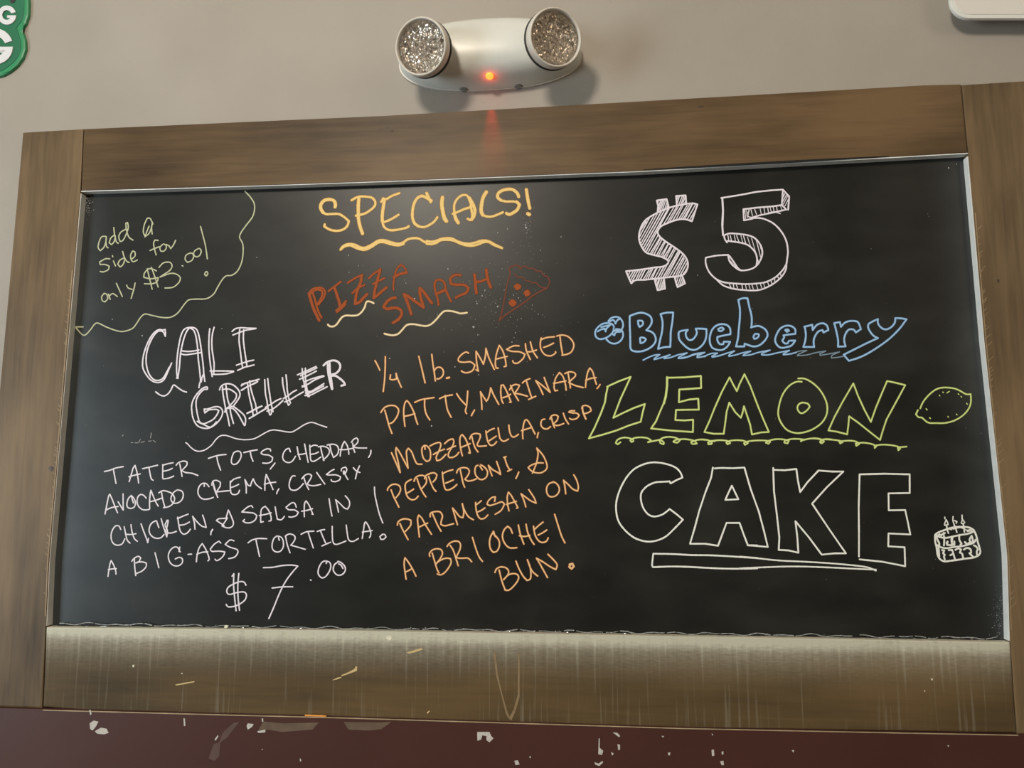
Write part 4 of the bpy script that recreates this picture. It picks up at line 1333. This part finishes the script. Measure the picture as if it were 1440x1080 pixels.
pl = bpy.data.lights.new('indicator_glow', 'POINT'); pl.energy = .006; pl.color = (1, .06, .02); pl.shadow_soft_size = .003
po = bpy.data.objects.new('indicator_glow', pl); C.objects.link(po); po.location = lp + ln * .009
# the indicator's own beam, thrown down on the top plank
pl = bpy.data.lights.new('indicator_beam', 'SPOT'); pl.energy = 1.0; pl.color = (1, .04, .02); pl.shadow_soft_size = .002
pl.spot_size = math.radians(26); pl.spot_blend = 1.0
po = bpy.data.objects.new('indicator_beam', pl); C.objects.link(po); po.location = lp + ln * .012
po.rotation_euler = (at(693, 205, YF) - po.location).to_track_quat('-Z', 'Y').to_euler()

# ------------------------------------------------------------------ green sign, top left
M_GRN = plain('green_face', (38, 112, 78), .4, var=.05, scale=20)
M_GRN2 = plain('green_rim', (52, 142, 94), .35, var=.05, scale=20)
M_LET = plain('white_letter', (226, 224, 226), .5, var=.02, scale=30)
sg = thing('sign', 'green wall sign with a wavy edge and white letters G', 'sign', at(-30, 40, YW))
outl = [(px + 1.8, py + .8) for px, py in [(20, -60), (33, -30), (38.5, 0), (38, 20), (34, 32), (27, 40), (30, 44), (33.5, 55), (34, 68), (30, 80), (22, 91), (12, 99), (2, 105), (-20, 110), (-60, 108), (-110, 96), (-130, 60), (-128, 20), (-120, -30), (-90, -60), (-40, -70)]]
def ins(P, d):
    cx, cy = sum(p[0] for p in P) / len(P), sum(p[1] for p in P) / len(P)
    o = []
    for i in range(len(P)):
        a, c = P[i-1], P[(i+1) % len(P)]; dx, dy = c[0] - a[0], c[1] - a[1]; L = math.hypot(dx, dy)
        o.append((P[i][0] - dy / L * d, P[i][1] + dx / L * d))
    return o
bm = slab(outl, YW - .005, YW, bevel=.003); obj('backing', bm, M_GRN2, sg, smooth=False)
bm = slab(ins(outl, 6.5), YW - .0056, YW - .004, bevel=.0004); obj('face', bm, M_GRN, sg)
def letters(polys, Y):
    for P in polys:
        bm = slab(P, Y, Y + .002, bevel=.0005); o = obj('letter', bm, M_LET, sg)
# upper G: ring with an opening to the right and a tongue
def g_shape(cx, cy, rx, ry, t, slant=.0):
    """outline of a G: outer arc then inner arc, with a bar"""
    out, inn = [], []
    for k in range(25):
        a = math.radians(-18 - k * (324 / 24) + 0)          # from upper right round the top, left, bottom to the bar
        out.append((cx + rx * math.cos(a), cy + ry * math.sin(a)))
        inn.append((cx + (rx - t) * math.cos(a), cy + (ry - t) * math.sin(a)))
    # out[-1] is right side at the bar height
    bar = [(cx + rx, cy + ry * .02), (cx + rx * .02, cy + ry * .02 + 0), (cx + rx * .02, cy + ry * .02 + t * .62), (cx + (rx - t), cy + ry * .02 + t * .62)]
    return out + bar + inn[::-1]
letters([g_shape(9.5, 21, 13, 13.5, 6.2), g_shape(-6, 65, 24, 25, 10.5), g_shape(-24, 21, 13, 13.5, 6.2), g_shape(-62, 65, 24, 25, 10.5)], YW - .0072)
obj('dark_dot', revolve([(.0042, -.002), (.0042, .0006), (0, .0009)], Matrix.Translation(at(18, 1, YW - .0056)), 20), M_DARK, sg)  # small dark disc on the sign face

# ------------------------------------------------------------------ white panel, top right
M_PW = plain('white_casing', (226, 226, 220), .35, var=.01, scale=10)
M_PF = plain('pale_grey_front', (226, 220, 212), .45, var=.01, scale=10)
wp = thing('plastic_enclosure', 'white plastic box with rounded corners, high over the right end of the chalkboard', 'box', at(1440, -60, YW))
def rrect(x0, y0, x1, y1, r_, sl, n=8):
    P = []
    for cx, cy, a0 in ((x0 + r_, y1 - r_, 90), (x0 + r_, y0 + r_, 180), (x1 - r_, y0 + r_, 270), (x1 - r_, y1 - r_, 0)):
        for k in range(n + 1):
            a = math.radians(a0 + 90 * k / n); P.append((cx + r_ * math.cos(a), cy + r_ * math.sin(a) - sl * (cx + r_ * math.cos(a) - x0)))
    return P
def rr2(x0, y0, x1, y1, r_, Y, sl):
    return [(x, y) for x, y in rrect(x0, y0, x1, y1, r_, sl)]
bm = slab(rr2(1336, -190, 1600, 25.5, 26, 0, .0), YW - .026, YW - .021, bevel=.0022); obj('casing', bm, M_PW, wp)
bm = slab(rr2(1352, -180, 1590, 2, 18, 0, .0), YW - .021, YW, bevel=.001); obj('mounting_box', bm, M_PW, wp)
bm = slab(rr2(1342, -182, 1590, 20, 21, 0, .0), YW - .0266, YW - .025, bevel=.0004); obj('front_cover', bm, M_PF, wp)
